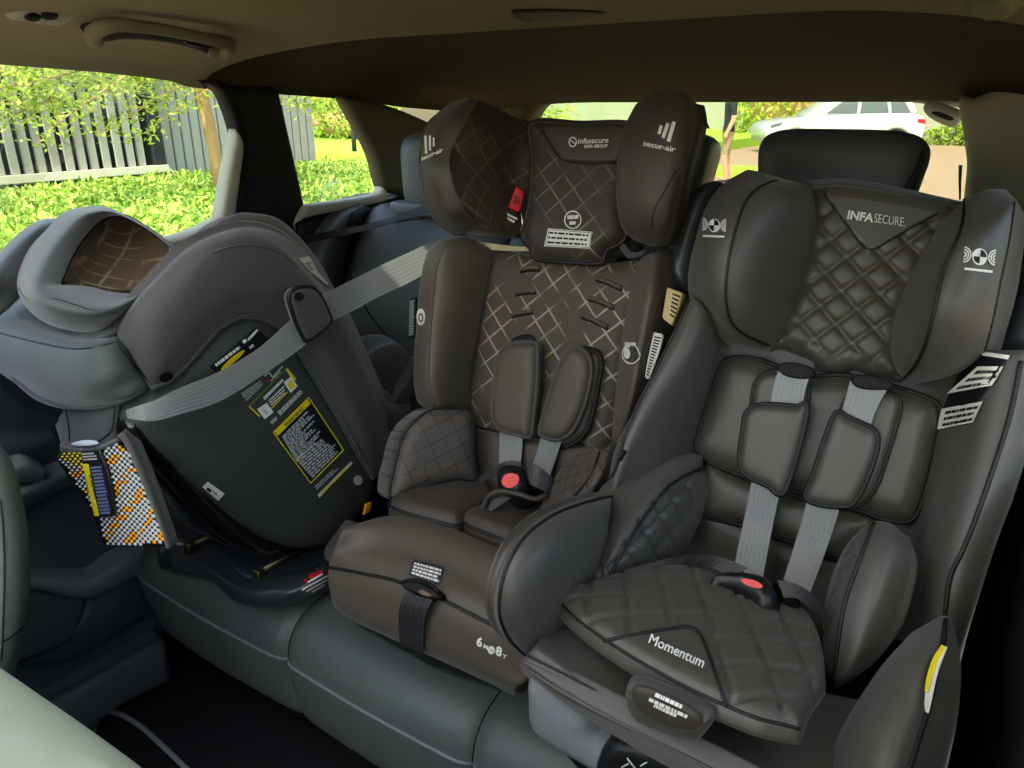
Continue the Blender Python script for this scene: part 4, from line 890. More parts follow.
# buckle
RU = Plane((-.155, .70, .957), (-.05, -.38, .92))
crotch = pad('crotch_pad', LFAB2, R, RU, [(708, 592), (715, 584), (728, 590), (745, 606), (760, 622), (770, 628), (764, 634), (745, 630), (722, 616), (700, 605)], th=.014, rnd=.010, d=.014, depth=.02, sp=.006)
body = pad('buckle', BLACK, R, RU, [(707, 584), (712, 577), (724, 574), (745, 573), (762, 576), (774, 584), (780, 598), (778, 612), (764, 616), (755, 612), (748, 602), (736, 594), (720, 590), (709, 594)], th=.028, rnd=.014, d=.016, depth=.03, sp=.005)
onto('release_button', CORAL, body, circ(752, 584, 11.5, 3.2, rot=.36), [body], RU, .002)
for P in ([(714, 583), (720, 574), (740, 571), (752, 575), (745, 580), (728, 581)], [(772, 584), (778, 579), (790, 582), (800, 592), (796, 600), (784, 598), (776, 592)]):
    pad('buckle_tongue', GLOSS, body, RU, P, th=.014, rnd=.008, d=.022, sp=.005)
belt('lap_strap', WEBD, R, C(RU, [(664, 562, .02), (690, 554, .03), (718, 556, .04), (748, 568, .04)]), C(RU, [(668, 580, .005), (690, 566, .015), (712, 568, .03), (732, 578, .03)]), n=16)
belt('lap_strap', WEBD, R, C(RU, [(778, 580, .04), (796, 584, .04), (812, 594, .03), (828, 612, .01)]), C(RU, [(784, 598, .03), (796, 598, .03), (810, 608, .02), (826, 622, .0)]), n=16)
belt('crotch_strap', WEBD, R, C(RU, [(716, 592, .012), (735, 600, .02), (752, 614, .016)]), C(RU, [(708, 602, .008), (728, 610, .014), (744, 624, .01)]), n=10)
# ================================================================ CENTRE CHILD SEAT (forward facing, winged headrest, printed diamonds)
Mi = thing('child_seat', 'brown black forward facing child seat with tall winged headrest, in the middle of the bench', 'child seat', (-.53, .72, .64), 'child seats strapped to the rear bench')
MB = lean((-.53, .84, .88), 17)
MF = Plane((-.53, .58, .82), (0, -1, .10))
skin('shell', BLACK, Mi, MB, [[(436, 262, -.04), (424, 340, -.04), (418, 420, -.04), (410, 500, -.03)], [(540, 255, -.02), (530, 340, -.02), (520, 420, -.02), (500, 520, -.02)], [(668, 262, -.05), (650, 340, -.05), (630, 420, -.05), (590, 500, -.04)]], back=.05)
mback = pad('backrest', MPRINT, Mi, MB, [(482, 250), (540, 256), (600, 262), (645, 262), (640, 300), (628, 345), (618, 400), (610, 445), (596, 470), (540, 470), (478, 445), (462, 425), (466, 385), (474, 340), (480, 290)], th=.02, rnd=.03, d=-.012, depth=.05, sp=.012)
for a, b in (((521, 270), (540, 268)), ((516, 293), (536, 291)), ((512, 315), (533, 311)), ((596, 278), (622, 288)), ((588, 297), (614, 307)), ((582, 315), (608, 327))):
    pts = [a, ((a[0] + b[0]) / 2, (a[1] + b[1]) / 2 - 1.2), b]
    sew('slot_lip', MFAB, mback, pts, [mback], MB, .0032, n=8); sew('slot_shadow', SEAL, mback, [(p[0], p[1] + 2.6) for p in pts], [mback], MB, .002, n=8)
for P in ([(511, 340), (520, 335), (531, 335), (536, 342), (525, 346), (513, 345)], [(576, 350), (585, 346), (598, 349), (602, 356), (592, 360), (580, 356)]):
    pad('strap_slot', SEAL, mback, MB, P, th=.003, rnd=.004, d=.008, sp=.005)
mlow = pad('lower_back', MFAB, Mi, MB, [(470, 426), (500, 431), (560, 441), (604, 446), (600, 470), (580, 505), (520, 510), (474, 490)], th=.02, rnd=.02, d=-.004, depth=.03, sp=.012)
sew('piping', PIPE, mlow, [(466, 426), (500, 431), (540, 438), (585, 445)], [mlow, mback], MB, .0018)
ml = skin('back_wing', MFAB, Mi, MB, [
    [(452, 236, .03), (437, 241, .055), (425, 257, .065), (419, 292, .07), (416, 330, .075), (414, 360, .08), (414, 386, .08), (420, 405, .07), (438, 412, .05)],
    [(458, 236, .06), (447, 242, .085), (438, 258, .095), (433, 292, .10), (430, 330, .105), (428, 370, .105), (429, 390, .10), (436, 406, .085), (448, 412, .06)],
    [(470, 238, .05), (464, 246, .065), (460, 262, .07), (457, 292, .075), (453, 330, .075), (449, 370, .075), (448, 390, .07), (450, 405, .06), (456, 412, .04)],
    [(485, 245, .01), (493, 252, .012), (490, 268, .014), (485, 292, .014), (478, 330, .014), (472, 365, .012), (470, 385, .012), (470, 402, .01), (468, 412, .005)]], back=.05, nu=40)
sew('seam', MFAB2, ml, [(448, 245), (438, 262), (434, 292), (431, 330), (429, 370), (431, 392), (438, 407)], [ml], MB, .0009)
sew('seam', PIPE, ml, [(491, 256), (488, 272), (483, 298), (477, 334), (471, 368), (468, 392)], [ml, mback], MB, .0014)
mr = skin('back_wing', MFAB, Mi, MB, [
    [(640, 262, .01), (632, 282, .014), (627, 311, .014), (621, 345, .014), (617, 385, .014), (613, 425, .012), (613, 447, .01)],
    [(645, 256, .05), (640, 284, .065), (634, 314, .07), (628, 347, .07), (623, 385, .07), (618, 420, .06), (616, 446, .03)],
    [(655, 252, .07), (652, 285, .095), (646, 318, .10), (640, 350, .10), (634, 385, .10), (627, 418, .09), (621, 448, .04)],
    [(668, 249, .05), (668, 288, .06), (663, 320, .06), (657, 350, .06), (649, 382, .06), (640, 412, .05), (628, 448, .02)]], back=.06, nu=36)
onto('care_badge', CREAM, ml, circ(421.5, 317, 4.4, 8.5), [ml], MB, .0012); onto('badge_inner', MFAB, ml, circ(422, 318, 2.6, 4.8), [ml], MB, .002); onto('badge_mark', CREAM, ml, circ(422.5, 318, 1.3, 2.6), [ml], MB, .0028)
onto('care_badge', CREAM, mr, circ(631.5, 354, 8.5, 10.5), [mr], MB, .0014); onto('badge_inner', MFAB, mr, circ(631.5, 355, 5.6, 7.2), [mr], MB, .004); onto('badge_mark', CREAM, mr, circ(631.5, 354, 3.2, 5.4), [mr], MB, .006)
bars('badge_print', CREAM, mr, textrows((626, 342), (637, 342.5), (637, 346), (626, 345.5), 1, 0, .9), [mr], MB)
wt = pad('warning_strip', CREAM, mr, MB, [(653.5, 332, 1), (663.5, 334, 1), (660, 350), (654, 367), (649, 380, 1), (644.5, 378.5, 1), (647, 362)], th=.002, rnd=.002, d=.085, depth=.002, sp=.005)
bars('small_print', INK, wt, textrows((655, 335.5), (661.5, 337), (648.5, 377), (646.3, 375), 14, 0, .55, words=False), [wt], MB, .001)
wl2 = pad('warning_strip', INK, ml, Plane((-.72, .90, 1.1), (-.5, -.8, .2)), [(409, 299, 1), (416, 297, 1), (415, 337, 1), (408.5, 338, 1)], th=.002, rnd=.002, depth=.002, sp=.005)
bars('small_print', CREAM, wl2, textrows((410, 301), (415.2, 299.5), (414.3, 335), (409.3, 336), 18, .2, .5, words=False), [wl2], MB, .001)
# headrest
hp = pad('headrest', MPRINT2, Mi, MB, [(530, 122), (580, 122), (628, 122), (635, 135), (632, 160), (626, 193), (626, 232), (618, 244), (604, 251), (600, 263), (566, 262), (535, 259), (531, 251), (521, 238), (522, 226), (528, 199), (530, 160)], th=.03, rnd=.02, d=.0, depth=.06, sp=.009, pipe=.003, pmat=PIPE)
pt = pad('logo_patch', MFAB2, hp, MB, [(540, 126, 1), (580, 125), (628, 125, 1), (624, 140), (617, 162, 1), (590, 163), (563, 161, 1), (553, 148)], th=.005, rnd=.004, d=.029, depth=.004, sp=.006)
sew('piping', PIPE, hp, [(541, 127), (547, 138), (554, 149), (562, 160), (568, 162), (592, 163), (616, 163)], [pt, hp], MB, .002)
bars('emblem', WHITE, pt, [[a, b, c, d] for o, i in ((circ(573.3, 142.3, 4.2, 5.2, 14), circ(573.3, 142.3, 3.2, 4.1, 14)),) for a, b, c, d in zip(o, o[1:] + o[:1], i[1:] + i[:1], i)] + [slash((570.5, 140), (576, 144.5), 1)], [pt], MB)
lettering('lettering', 'infasecure', (578.5, 144), (609, 143), (578.7, 138.4), WHITE, pt, [pt], MB, bold=.012, shear=.1)
lettering('lettering', 'INFA GROUP', (585, 148.3), (608, 147.6), (585.2, 145.2), WHITE, pt, [pt], MB, bold=.03)
em = circ(573.3, 220, 8.6, 9.2, 22); ei = circ(573.3, 220, 7.6, 8.2, 22)
bars('round_emblem', CREAM, hp, [[a, b, c, d] for a, b, c, d in zip(em, em[1:] + em[:1], ei[1:] + ei[:1], ei)] + textrows((568, 215.5), (579, 214.5), (578.5, 219.5), (568, 220), 1, 0, .8, seed=3) + textrows((570, 221.5), (577, 221), (576, 225), (570, 225.5), 1, 0, .8, seed=5), [hp], MB)
lb = onto('height_label', CREAM, hp, [(548.5, 228.5), (593, 232), (590, 248.5), (544.5, 246)], [hp], MB)
bars('small_print', INK, lb, textrows((550, 230.3), (591, 233.5), (588.5, 247), (547, 244.7), 3, .1, .4, seed=9) + [slash(a, b, .5) for a, b in (((549.6, 229.6), (592, 233)), ((589.2, 247.6), (545.8, 245.2)), ((549.6, 229.6), (545.8, 245.2)), ((592, 233), (589.2, 247.6)))], [lb], MB, .001)
hw = skin('headrest_wing', MPRINT2, hp, MB, [
    [(452, 103, .07), (431, 123, .09), (424, 150, .10), (423, 171, .105), (428, 199, .10), (438, 221, .09), (456, 234, .06)],
    [(467, 99, .10), (448, 118, .125), (436, 148, .135), (433, 172, .14), (440, 199, .13), (450, 217, .115), (464, 232, .07)],
    [(478, 100, .10), (466, 122, .125), (450, 150, .135), (449, 172, .14), (456, 196, .13), (465, 212, .115), (478, 226, .075)],
    [(495, 106, .06), (492, 130, .08), (486, 160, .085), (486, 185, .085), (488, 206, .08), (493, 222, .07), (498, 232, .05)],
    [(516, 117, .02), (516, 145, .03), (512, 172, .03), (509, 195, .03), (507, 213, .03), (507, 226, .03), (508, 236, .03)],
    [(538, 123, -.01), (538, 150, .005), (533, 175, .005), (529, 199, .005), (525, 215, .005), (521, 229, .005), (514, 237, .005)]], back=.015, nu=40, uva=True)
rimM = skin('wing_rim', MFAB2, hw, MB, [
    [(452, 102, .073), (430, 123, .092), (423, 150, .103), (422, 171, .108), (427, 199, .103), (437, 222, .093), (456, 235, .062)],
    [(467, 98, .105), (447, 117, .130), (435, 148, .140), (432, 172, .145), (439, 199, .135), (449, 218, .12), (464, 233, .073)],
    [(476, 99, .103), (462, 122, .129), (448, 150, .139), (447, 172, .144), (454, 196, .134), (463, 212, .118), (477, 227, .077)]], back=.004, nu=40)
bars('wave_logo', CREAM, rimM, [slash((426.5, 136), (427.5, 154), 2.6), slash((431, 136), (431.2, 151), 2.2), slash((434.8, 138), (434.8, 147), 1.8)], [rimM], MB)
lettering('lettering', 'secur-air', (422.5, 161), (443, 152.5), (423.5, 156.5), CREAM, rimM, [rimM, hw], MB, bold=.03)
tagm = pad('red_tag', RED, hw, Plane((-.6, .93, 1.2), (.6, -.75, .1)), [(516, 186, 1), (525, 192, 1), (519.5, 213, 1), (508, 208, 1)], th=.003, rnd=.002, d=.0, depth=.003, sp=.004)
tagk = pad('black_tag', INK, hw, Plane((-.6, .93, 1.2), (.6, -.75, .1)), [(508, 207.5, 1), (519.8, 212.5, 1), (516, 225, 1), (503, 218, 1)], th=.0025, rnd=.002, d=.0, depth=.003, sp=.004)
bars('small_print', INK, tagm, textrows((515, 194), (521, 198), (518.5, 206), (512, 203), 4, 0, .5, words=False), [tagm], MB, .001)
bars('small_print', CREAM, tagk, [slash((505.5, 213.5), (517, 219), 2), slash((506, 217.5), (514.5, 221.8), 2)], [tagk], MB, .001)
rwm = skin('headrest_wing', MFAB2, hp, MB, [
    [(634, 118, .02), (630, 135, .02), (626, 160, .02), (624, 185, .02), (626, 210, .02), (632, 232, .02), (640, 238, .03)],
    [(634, 107, .10), (624, 128, .11), (618, 155, .115), (616, 182, .115), (617, 208, .11), (623, 230, .10), (633, 239, .09)],
    [(646, 97, .12), (637, 122, .13), (630, 152, .135), (628, 180, .135), (629, 208, .13), (633, 230, .12), (642, 243, .10)],
    [(666, 89, .125), (662, 115, .14), (655, 150, .145), (650, 182, .145), (648, 210, .14), (648, 230, .125), (651, 246, .10)],
    [(687, 93, .12), (690, 112, .13), (686, 142, .135), (678, 175, .135), (672, 203, .13), (667, 228, .12), (661, 246, .10)],
    [(696, 103, .06), (698, 120, .07), (694, 142, .07), (687, 168, .07), (681, 198, .07), (675, 226, .06), (668, 244, .06)]], back=.02, nu=40)
sew('seam', PIPE, rwm, [(676, 170), (668, 185), (657, 204), (653, 212), (652, 228)], [rwm], MB, .0009)
bars('wave_logo', CREAM, rwm, [slash((659.5, 134.5), (662, 126), 3.0), slash((663.5, 138.5), (668.5, 124), 3.4), slash((668.8, 142), (674.5, 122.5), 3.6)], [rwm], MB)
lettering('lettering', 'secur-air', (644, 146), (675, 152.5), (645, 140.8), CREAM, rwm, [rwm], MB, bold=.02)
pad('fabric_tab', INK, rwm, Plane((-.45, 1.05, 1.35), (0, -1, .1)), [(697, 108, 1), (704, 118), (709, 129, 1), (696, 124, 1)], th=.003, rnd=.002, depth=.004, sp=.004)
# gap under the headrest: tether webbing and clip
belt('tether_strap', M('sunlit_webbing', (190, 180, 140), .6, .3), Mi, C(MB, [(470, 240, .0), (488, 243, .012), (510, 246, .0), (530, 247, -.005)]), C(MB, [(470, 250, .0), (490, 250, .012), (512, 251, .0), (531, 251, -.005)]), n=12)  # sunlight on the strap is put into its cream colour
onto('yellow_tag', ORANGE, hp, circ(480, 231.5, 9, 3.0, rot=-.12), [], Plane(MB.O + MB.N * .04, MB.N))
tube('guide_bar', STEEL, hp, crom(C(MB, [(521, 212, .045), (522.5, 222, .045), (521, 232, .04)]), 8), .0016)
belt('tether_strap', WEBD, Mi, C(MB, [(618, 245, .01), (628, 258, .012), (642, 256, .012)]), C(MB, [(622, 240, .01), (632, 252, .012), (646, 250, .012)]), n=8)

# shoulder pads and webbing
def mshoulder(under, flap, a, b):
    u = pad('shoulder_pad', MFAB2, Mi, MB, under, th=.010, rnd=.008, d=.016, depth=.006, pipe=.002, pmat=PIPE, sp=.006)
    pad('shoulder_flap', MFAB, u, MB, flap, th=.016, rnd=.012, d=.026, depth=.008, pipe=.0032, pmat=LFAB2, sp=.006)
    belt('harness_webbing', WEB, u, C(MB, a), C(MB, b), n=14)
mshoulder([(540, 348), (520, 346), (505, 352), (498, 375), (494, 410), (502, 430), (530, 436), (538, 400)], [(537, 343, 1), (522, 342), (508, 345), (497, 358), (494, 380), (491.5, 410), (494, 422), (502, 431), (518, 435), (530, 436), (533, 415), (536, 385)],
          [(500, 430, .026), (499.5, 450, .024), (499, 468, .03)], [(523, 434, .026), (522, 452, .024), (520, 468, .03)])
mshoulder([(580, 356), (596, 352), (601, 362), (598, 385), (589, 425), (576, 442), (560, 444), (565, 400)], [(571, 348), (580, 349), (588, 356), (591, 368), (589, 385), (583, 408), (573, 429), (563, 438), (552, 440), (539, 434), (541, 420), (548, 396), (558, 366)],
          [(541, 438, .028), (536, 455, .026), (530, 472, .032)], [(562, 441, .028), (556, 458, .026), (550, 476, .034)])
# buckle
MU = Plane((-.53, .74, .90), (-.05, -.62, .78))
mb = pad('buckle', BLACK, Mi, MU, [(496, 478), (500, 468), (512, 464), (524, 468), (528, 480), (524, 491), (512, 496), (500, 491)], th=.022, rnd=.012, d=.01, depth=.03, sp=.004)
onto('release_button', CORAL, mb, circ(511, 481, 8.2, 6.8, rot=-.3), [mb], MU, .003)
belt('lap_strap', WEBD, Mi, C(MU, [(478, 478, .0), (492, 468, .015), (508, 461, .025), (522, 462, .02)]), C(MU, [(480, 484, .0), (494, 476, .012), (508, 469, .022), (520, 470, .02)]), n=12)
belt('lap_strap', WEBD, Mi, C(MU, [(526, 462, .03), (538, 466, .03), (552, 478, .015), (556, 490, .0)]), C(MU, [(530, 484, .025), (538, 488, .02), (548, 494, .01), (552, 498, .0)]), n=12)
pad('buckle_tongue', BLACK, mb, MU, [(522, 466), (532, 462), (538, 470), (540, 484), (532, 487), (525, 480)], th=.014, rnd=.008, d=.012, sp=.004)
belt('crotch_strap', WEBD, Mi, C(MU, [(500, 490, .012), (489, 498, .012), (480, 508, .006)]), C(MU, [(522, 492, .012), (508, 500, .012), (492, 511, .006)]), n=8)
tube('crotch_loop', MFAB2, Mi, crom(C(MU, [(484, 508, .01), (488, 497, .02), (500, 491, .024), (518, 494, .022), (535, 499, .016), (547, 495, .01)]), 24), .0035)

# bolsters and cushions
MBL = Plane((-.64, .72, .90), (.80, -.50, .35))
mbl = pad('side_bolster', MPRINT3, Mi, MBL, [(431, 410), (450, 409), (470, 411), (474, 430), (474, 455), (477, 480), (456, 479), (433, 485), (412, 492), (394, 501), (390, 496), (391, 484), (396, 462), (402, 440), (412, 424)], th=.02, rnd=.02, depth=.07, sp=.006, pipe=.002, pmat=PIPE)
MC = Plane((-.53, .68, .865), (0, .10, .99))
cl = pad('seat_cushion', MFAB2, Mi, MC, [(389, 502), (400, 493), (414, 487), (445, 478), (470, 480), (492, 490), (492, 505), (479, 512), (466, 520), (456, 524), (440, 521), (414, 514), (396, 508)], th=.020, rnd=.016, depth=.02, bulge=.01, sp=.007, pipe=.0022, pmat=PIPE)
cr_ = pad('seat_cushion', MFAB2, Mi, MC, [(461, 516), (482, 507), (507, 501), (535, 497), (552, 496), (545, 515), (530, 540), (521, 546), (508, 540), (490, 533), (468, 524)], th=.020, rnd=.016, depth=.02, bulge=.008, sp=.007, pipe=.0022, pmat=PIPE)
MBR = Plane((-.40, .72, .90), (-.55, -.70, .50))
mbr = skin('side_bolster', MPRINT3, Mi, MBR, [
    [(596, 448, .0), (578, 454, .0), (560, 470, .0), (547, 492, .0), (538, 515, .0), (530, 540, .0)],
    [(598, 450, .01), (584, 464, .016), (567, 482, .016), (556, 502, .014), (546, 522, .01), (536, 545, .0)],
    [(601, 451, .012), (592, 474, .022), (577, 494, .022), (565, 510, .02), (554, 526, .014), (540, 548, .004)],
    [(607, 448, .008), (604, 468, .016), (594, 488, .018), (582, 506, .016), (568, 522, .01), (548, 546, .0)],
    [(614, 442, .0), (613, 462, .0), (606, 482, .0), (594, 502, .0), (576, 522, .0), (552, 548, -.005)]], back=.04, nu=36, uva=True)
sew('piping', PIPE, mbr, [(600, 452), (592, 474), (577, 494), (565, 510), (556, 524)], [mbr], MBR, .0018)
ct = belt('care_tag', CREAM, Mi, C(MBR, [(560, 503, .03), (545, 515, .032), (529, 533, .03)]), C(MBR, [(553, 506, .03), (540, 517, .032), (526, 528, .03)]), th=.001); ct2 = belt('care_tag_edge', YELLOW, ct, C(MBR, [(562, 500, .031), (546, 511, .034), (531, 523, .032)]), C(MBR, [(556, 503, .032), (542, 514, .034), (528, 527, .032)]), th=.001)

# seat pan with its front
MT = PZ(.865)
pn = surf('seat_pan', MFAB, Mi, [C(MT, [(350, 520), (395, 510), (450, 522), (510, 545), (590, 560)]) - np.array([0, 0, .01]),
    C(Plane((-.53, .60, .845), (0, -.5, .86)), [(333, 552), (395, 552), (450, 572), (510, 605), (560, 640)]),
    C(MF, [(329, 567, .002), (365, 574, .002), (400, 582, .002), (439, 598, .002), (494, 626, .002), (545, 655, .002)]),
    C(MF, [(328, 580, .006), (338, 592, .008), (398, 612, .01), (430, 626, .01), (486, 652, .008), (530, 678, .0)]),
    C(MF, [(331, 592, .0), (342, 612, .0), (396, 638, .0), (426, 651, .0), (475, 672, .0), (515, 688, .0)]),
    C(PY(.63), [(336, 588), (345, 606), (396, 632), (426, 645), (475, 668), (515, 690)]),
    C(PY(.80), [(380, 560), (400, 570), (430, 590), (460, 600), (490, 612), (520, 625)])], nu=44, sub=6, cyc=True, uvp=MF)
sew('piping', PIPE, pn, [(330, 567), (365, 574), (400, 582), (439, 598), (494, 626), (520, 640)], [pn], MF, .0022)
skin('cover_edge', MFAB2, pn, Plane((-.68, .62, .80), (-.6, -.7, .4)), [[(346, 520, 0), (330, 541, 0), (324, 552, 0), (327, 560, 0)], [(352, 522, .01), (336, 545, .01), (331, 556, .01), (332, 564, .008)], [(358, 524, 0), (346, 545, 0), (340, 558, 0), (336, 568, 0)]], back=.03, nu=16)
ml_ = onto('warning_patch', M('patch_black', (44, 52, 60), .4, .4), pn, [(413.5, 560), (444.5, 568), (439.5, 585.5), (409, 575.5)], [pn], MF, .0016)
q = [(415, 562), (443, 569.5), (439, 583.5), (411.5, 574.5)]; bars('small_print', WHITE, ml_, textrows(*q, rows=4, rag=.12, fillf=.62, seed=4), [ml_], MF, .0008)
lp = pad('strap_opening', SEAL, pn, Plane((-.53, .575, .85), (0, -.8, .6)), [(402, 583), (410, 580), (425, 584), (438, 592), (440, 599), (430, 599), (415, 594), (404, 589)], th=.006, rnd=.004, depth=.01, sp=.004)
sew('opening_lip', PIPE, pn, [(402, 583), (412, 579.5), (427, 584), (440, 593), (439, 600), (431, 601)], [pn, lp], MF, .003)
pad('strap_tip', M('pink_brown', (120, 92, 84), .6, .3), lp, Plane((-.53, .573, .85), (0, -.8, .6)), [(418, 590), (424, 590), (432, 595), (428, 597), (420, 594)], th=.003, rnd=.002, d=.006, sp=.003)
belt('adjuster_strap', WEBD, Mi, C(MF, [(407, 592, .016), (401, 603, .02), (399, 620, .018), (400, 643, .012)]), C(MF, [(433, 600, .016), (427, 612, .02), (424, 628, .018), (424, 653, .012)]), n=16)
lettering('lettering', '6', (477, 644), (482.5, 646.5), (478.5, 635.5), WHITE, pn, [pn], MF, bold=.04)
lettering('lettering', 'M', (484, 647), (488.5, 649), (485, 643), WHITE, pn, [pn], MF, bold=.03)
onto('round_to', WHITE, pn, circ(492, 649.5, 3.6, 4.0, 16), [pn], MF, .0014); lettering('lettering', 'TO', (489.8, 650.3), (494.3, 651.8), (490.2, 647.6), INK, pn, [pn], MF, off=.002)
lettering('lettering', '8', (496, 653), (502, 656), (497.5, 644.5), WHITE, pn, [pn], MF, bold=.04)
lettering('lettering', 'Y', (502.5, 656.2), (507, 658.2), (503.5, 652.2), WHITE, pn, [pn], MF, bold=.03)
# base under the pan
pad('base', BLACK, Mi, PY(.66), [(345, 570, 1), (440, 610, 1), (520, 645, 1), (524, 700, 1), (440, 672, 1), (350, 622, 1)], th=.02, rnd=.02, depth=.30, sp=.02)
# ================================================================ LEFT CHILD SEAT (rear facing, tilted on a slim base)
L = thing('child_seat', 'grey rear facing child seat tilted on a slim black base, by the left window', 'child seat', (-1.0, .78, .66), 'child seats strapped to the rear bench')
LX = PX(-.80)
LF = PY(.405)
SHELL = ribbed('ribbed_dark_plastic', (62, 67, 63), freq=330, ang=math.radians(35), strength=.6, rough=.42, spec=.4, lo=.88)
sh = pad('shell', SHELL, L, LX, [(128, 420), (140, 400), (160, 380), (187, 352), (213, 325), (232, 312), (252, 306), (275, 312), (294, 332), (320, 372), (350, 425), (374, 474), (374, 492), (362, 512), (345, 534), (322, 547), (298, 550), (272, 544), (240, 528), (205, 503), (170, 472), (142, 446)], th=.030, rnd=.035, d=-.03, depth=.26, bulge=.004, sp=.010)
# side cover, lit from the front window
scov = skin('side_cover', LFAB2, L, LX, [
    [(152, 386, .0), (170, 377, .006), (190, 358, .008), (214, 330, .008), (232, 317, .008), (252, 312, .008), (274, 318, .008), (292, 335, .008), (308, 358, .008), (332, 398, .008), (354, 438, .006), (374, 478, .0)],
    [(146, 376, .006), (162, 366, .022), (184, 340, .026), (207, 312, .028), (230, 296, .030), (256, 290, .030), (284, 298, .030), (306, 318, .030), (322, 344, .028), (346, 388, .026), (366, 430, .020), (379, 476, .0)],
    [(133, 355, .0), (148, 335, .02), (174, 300, .025), (199, 268, .025), (226, 250, .025), (256, 247, .025), (286, 260, .025), (312, 286, .022), (334, 316, .02), (356, 360, .016), (376, 412, .01), (388, 470, -.005)],
    [(119, 338, -.02), (133, 310, .0), (156, 284, .004), (183, 258, .004), (212, 240, .004), (244, 232, .004), (272, 238, .004), (297, 258, .002), (324, 290, .0), (346, 320, -.004), (366, 365, -.01), (384, 410, -.015), (392, 464, -.025)],
    [(117, 330, -.05), (133, 303, -.03), (156, 278, -.025), (183, 251, -.022), (212, 235, -.022), (246, 227, -.022), (276, 233, -.022), (302, 252, -.025), (328, 284, -.03), (349, 315, -.03), (369, 360, -.035), (387, 405, -.04), (394, 460, -.05)]], back=.01, nu=72)
sew('piping', LFAB2, scov, [(152, 387), (170, 379), (190, 360), (214, 332), (232, 319), (252, 314), (274, 320), (292, 337), (308, 360), (332, 400), (354, 440), (373, 478)], [scov, sh], LX, .0032)
sew('seam', PIPE, scov, [(117, 341), (118, 345), (135, 366), (153, 386)], [scov], LX, .0010)
sew('seam', LFAB2, scov, [(212, 253), (235, 246), (260, 246), (282, 254), (296, 266)], [scov], LX, .0014)
onto('press_stud', GLOSS, scov, circ(165, 376, 6.2, 5.2), [scov], LX, .003)
# darker inner rim behind it
skin('inner_rim', LFAB2, L, PX(-.90), [
    [(170, 276, .0), (190, 249, .0), (212, 228, .0), (232, 219, .0), (250, 217, .0), (276, 222, .0), (299, 242, .0), (318, 266, .0), (334, 296, .0), (352, 330, .0)],
    [(172, 272, .02), (194, 245, .022), (216, 223, .022), (234, 214.5, .022), (250, 213, .022), (278, 219, .022), (302, 240, .022), (321, 265, .022), (337, 294, .022), (356, 330, .02)],
    [(178, 275, .045), (200, 252, .05), (220, 236, .05), (240, 228, .05), (262, 228, .05), (284, 238, .05), (304, 258, .05), (320, 280, .05), (334, 305, .05), (350, 334, .04)]], back=.02, nu=48)
# far wing and seat well, seen only from other sides
skin('far_wing', LFAB2, L, PX(-1.18), [[(200, 262, .0), (240, 236, .0), (285, 250, .0), (320, 300, .0)], [(200, 290, .02), (240, 270, .02), (280, 285, .02), (310, 330, .02)], [(200, 330, .0), (240, 310, .0), (270, 330, .0), (300, 370, .0)]], back=.04)
# white label strip on the edge
wlab = onto('edge_label', CREAM, scov, [(297, 259), (308, 257), (317, 274), (310, 274)], [scov], LX, .0025); onto('edge_label', CREAM, scov, [(311, 274), (318, 274), (327, 284), (326, 286)], [scov], LX, .0025)
bars('small_print', SEAL, wlab, textrows((304, 263), (311, 262), (314, 270), (308, 271), 4, .3, .4, words=False), [wlab], LX, .001)
# foot end: tub flank and the round bolster
skin('foot_flank', LFAB2, L, PX(-.84), [
    [(340, 312, .0), (358, 350, .0), (374, 395, .0), (384, 425, .0), (386, 455, .0), (380, 480, .0)],
    [(346, 318, .015), (364, 356, .02), (379, 395, .02), (391, 421, .02), (396, 445, .015), (386, 478, .0)],
    [(356, 340, -.01), (372, 375, -.01), (388, 402, .0), (404, 412, .01), (408, 432, .0), (396, 466, -.01)],
    [(372, 368, -.05), (386, 392, -.05), (400, 402, -.04), (418, 392, -.04), (424, 408, -.04), (404, 450, -.04)]], back=.08, nu=36)
skin('foot_bolster', LFAB2, L, PX(-.88), [
    [(360, 358, .0), (370, 349, .0), (384, 343, .0), (398, 343, .0), (408, 356, .0), (411, 376, .0)],
    [(364, 362, .02), (374, 354, .024), (386, 349, .024), (397, 350, .024), (404, 360, .02), (406, 376, .01)],
    [(372, 374, .025), (380, 370, .028), (388, 368, .028), (396, 370, .026), (400, 376, .02), (401, 386, .01)],
    [(384, 402, .0), (388, 400, .0), (392, 398, .0), (396, 396, .0), (399, 394, .0), (402, 394, .0)]], back=.05, nu=30)
skin('foot_bolster', LFAB2, L, PX(-.86), [[(408, 366, .0), (414, 362, .0), (420, 362, .0)], [(400, 392, .02), (408, 384, .022), (418, 380, .02)], [(386, 414, .01), (402, 410, .012), (420, 398, .01)], [(390, 424, .0), (406, 420, .0), (424, 408, .0)]], back=.05, nu=20)

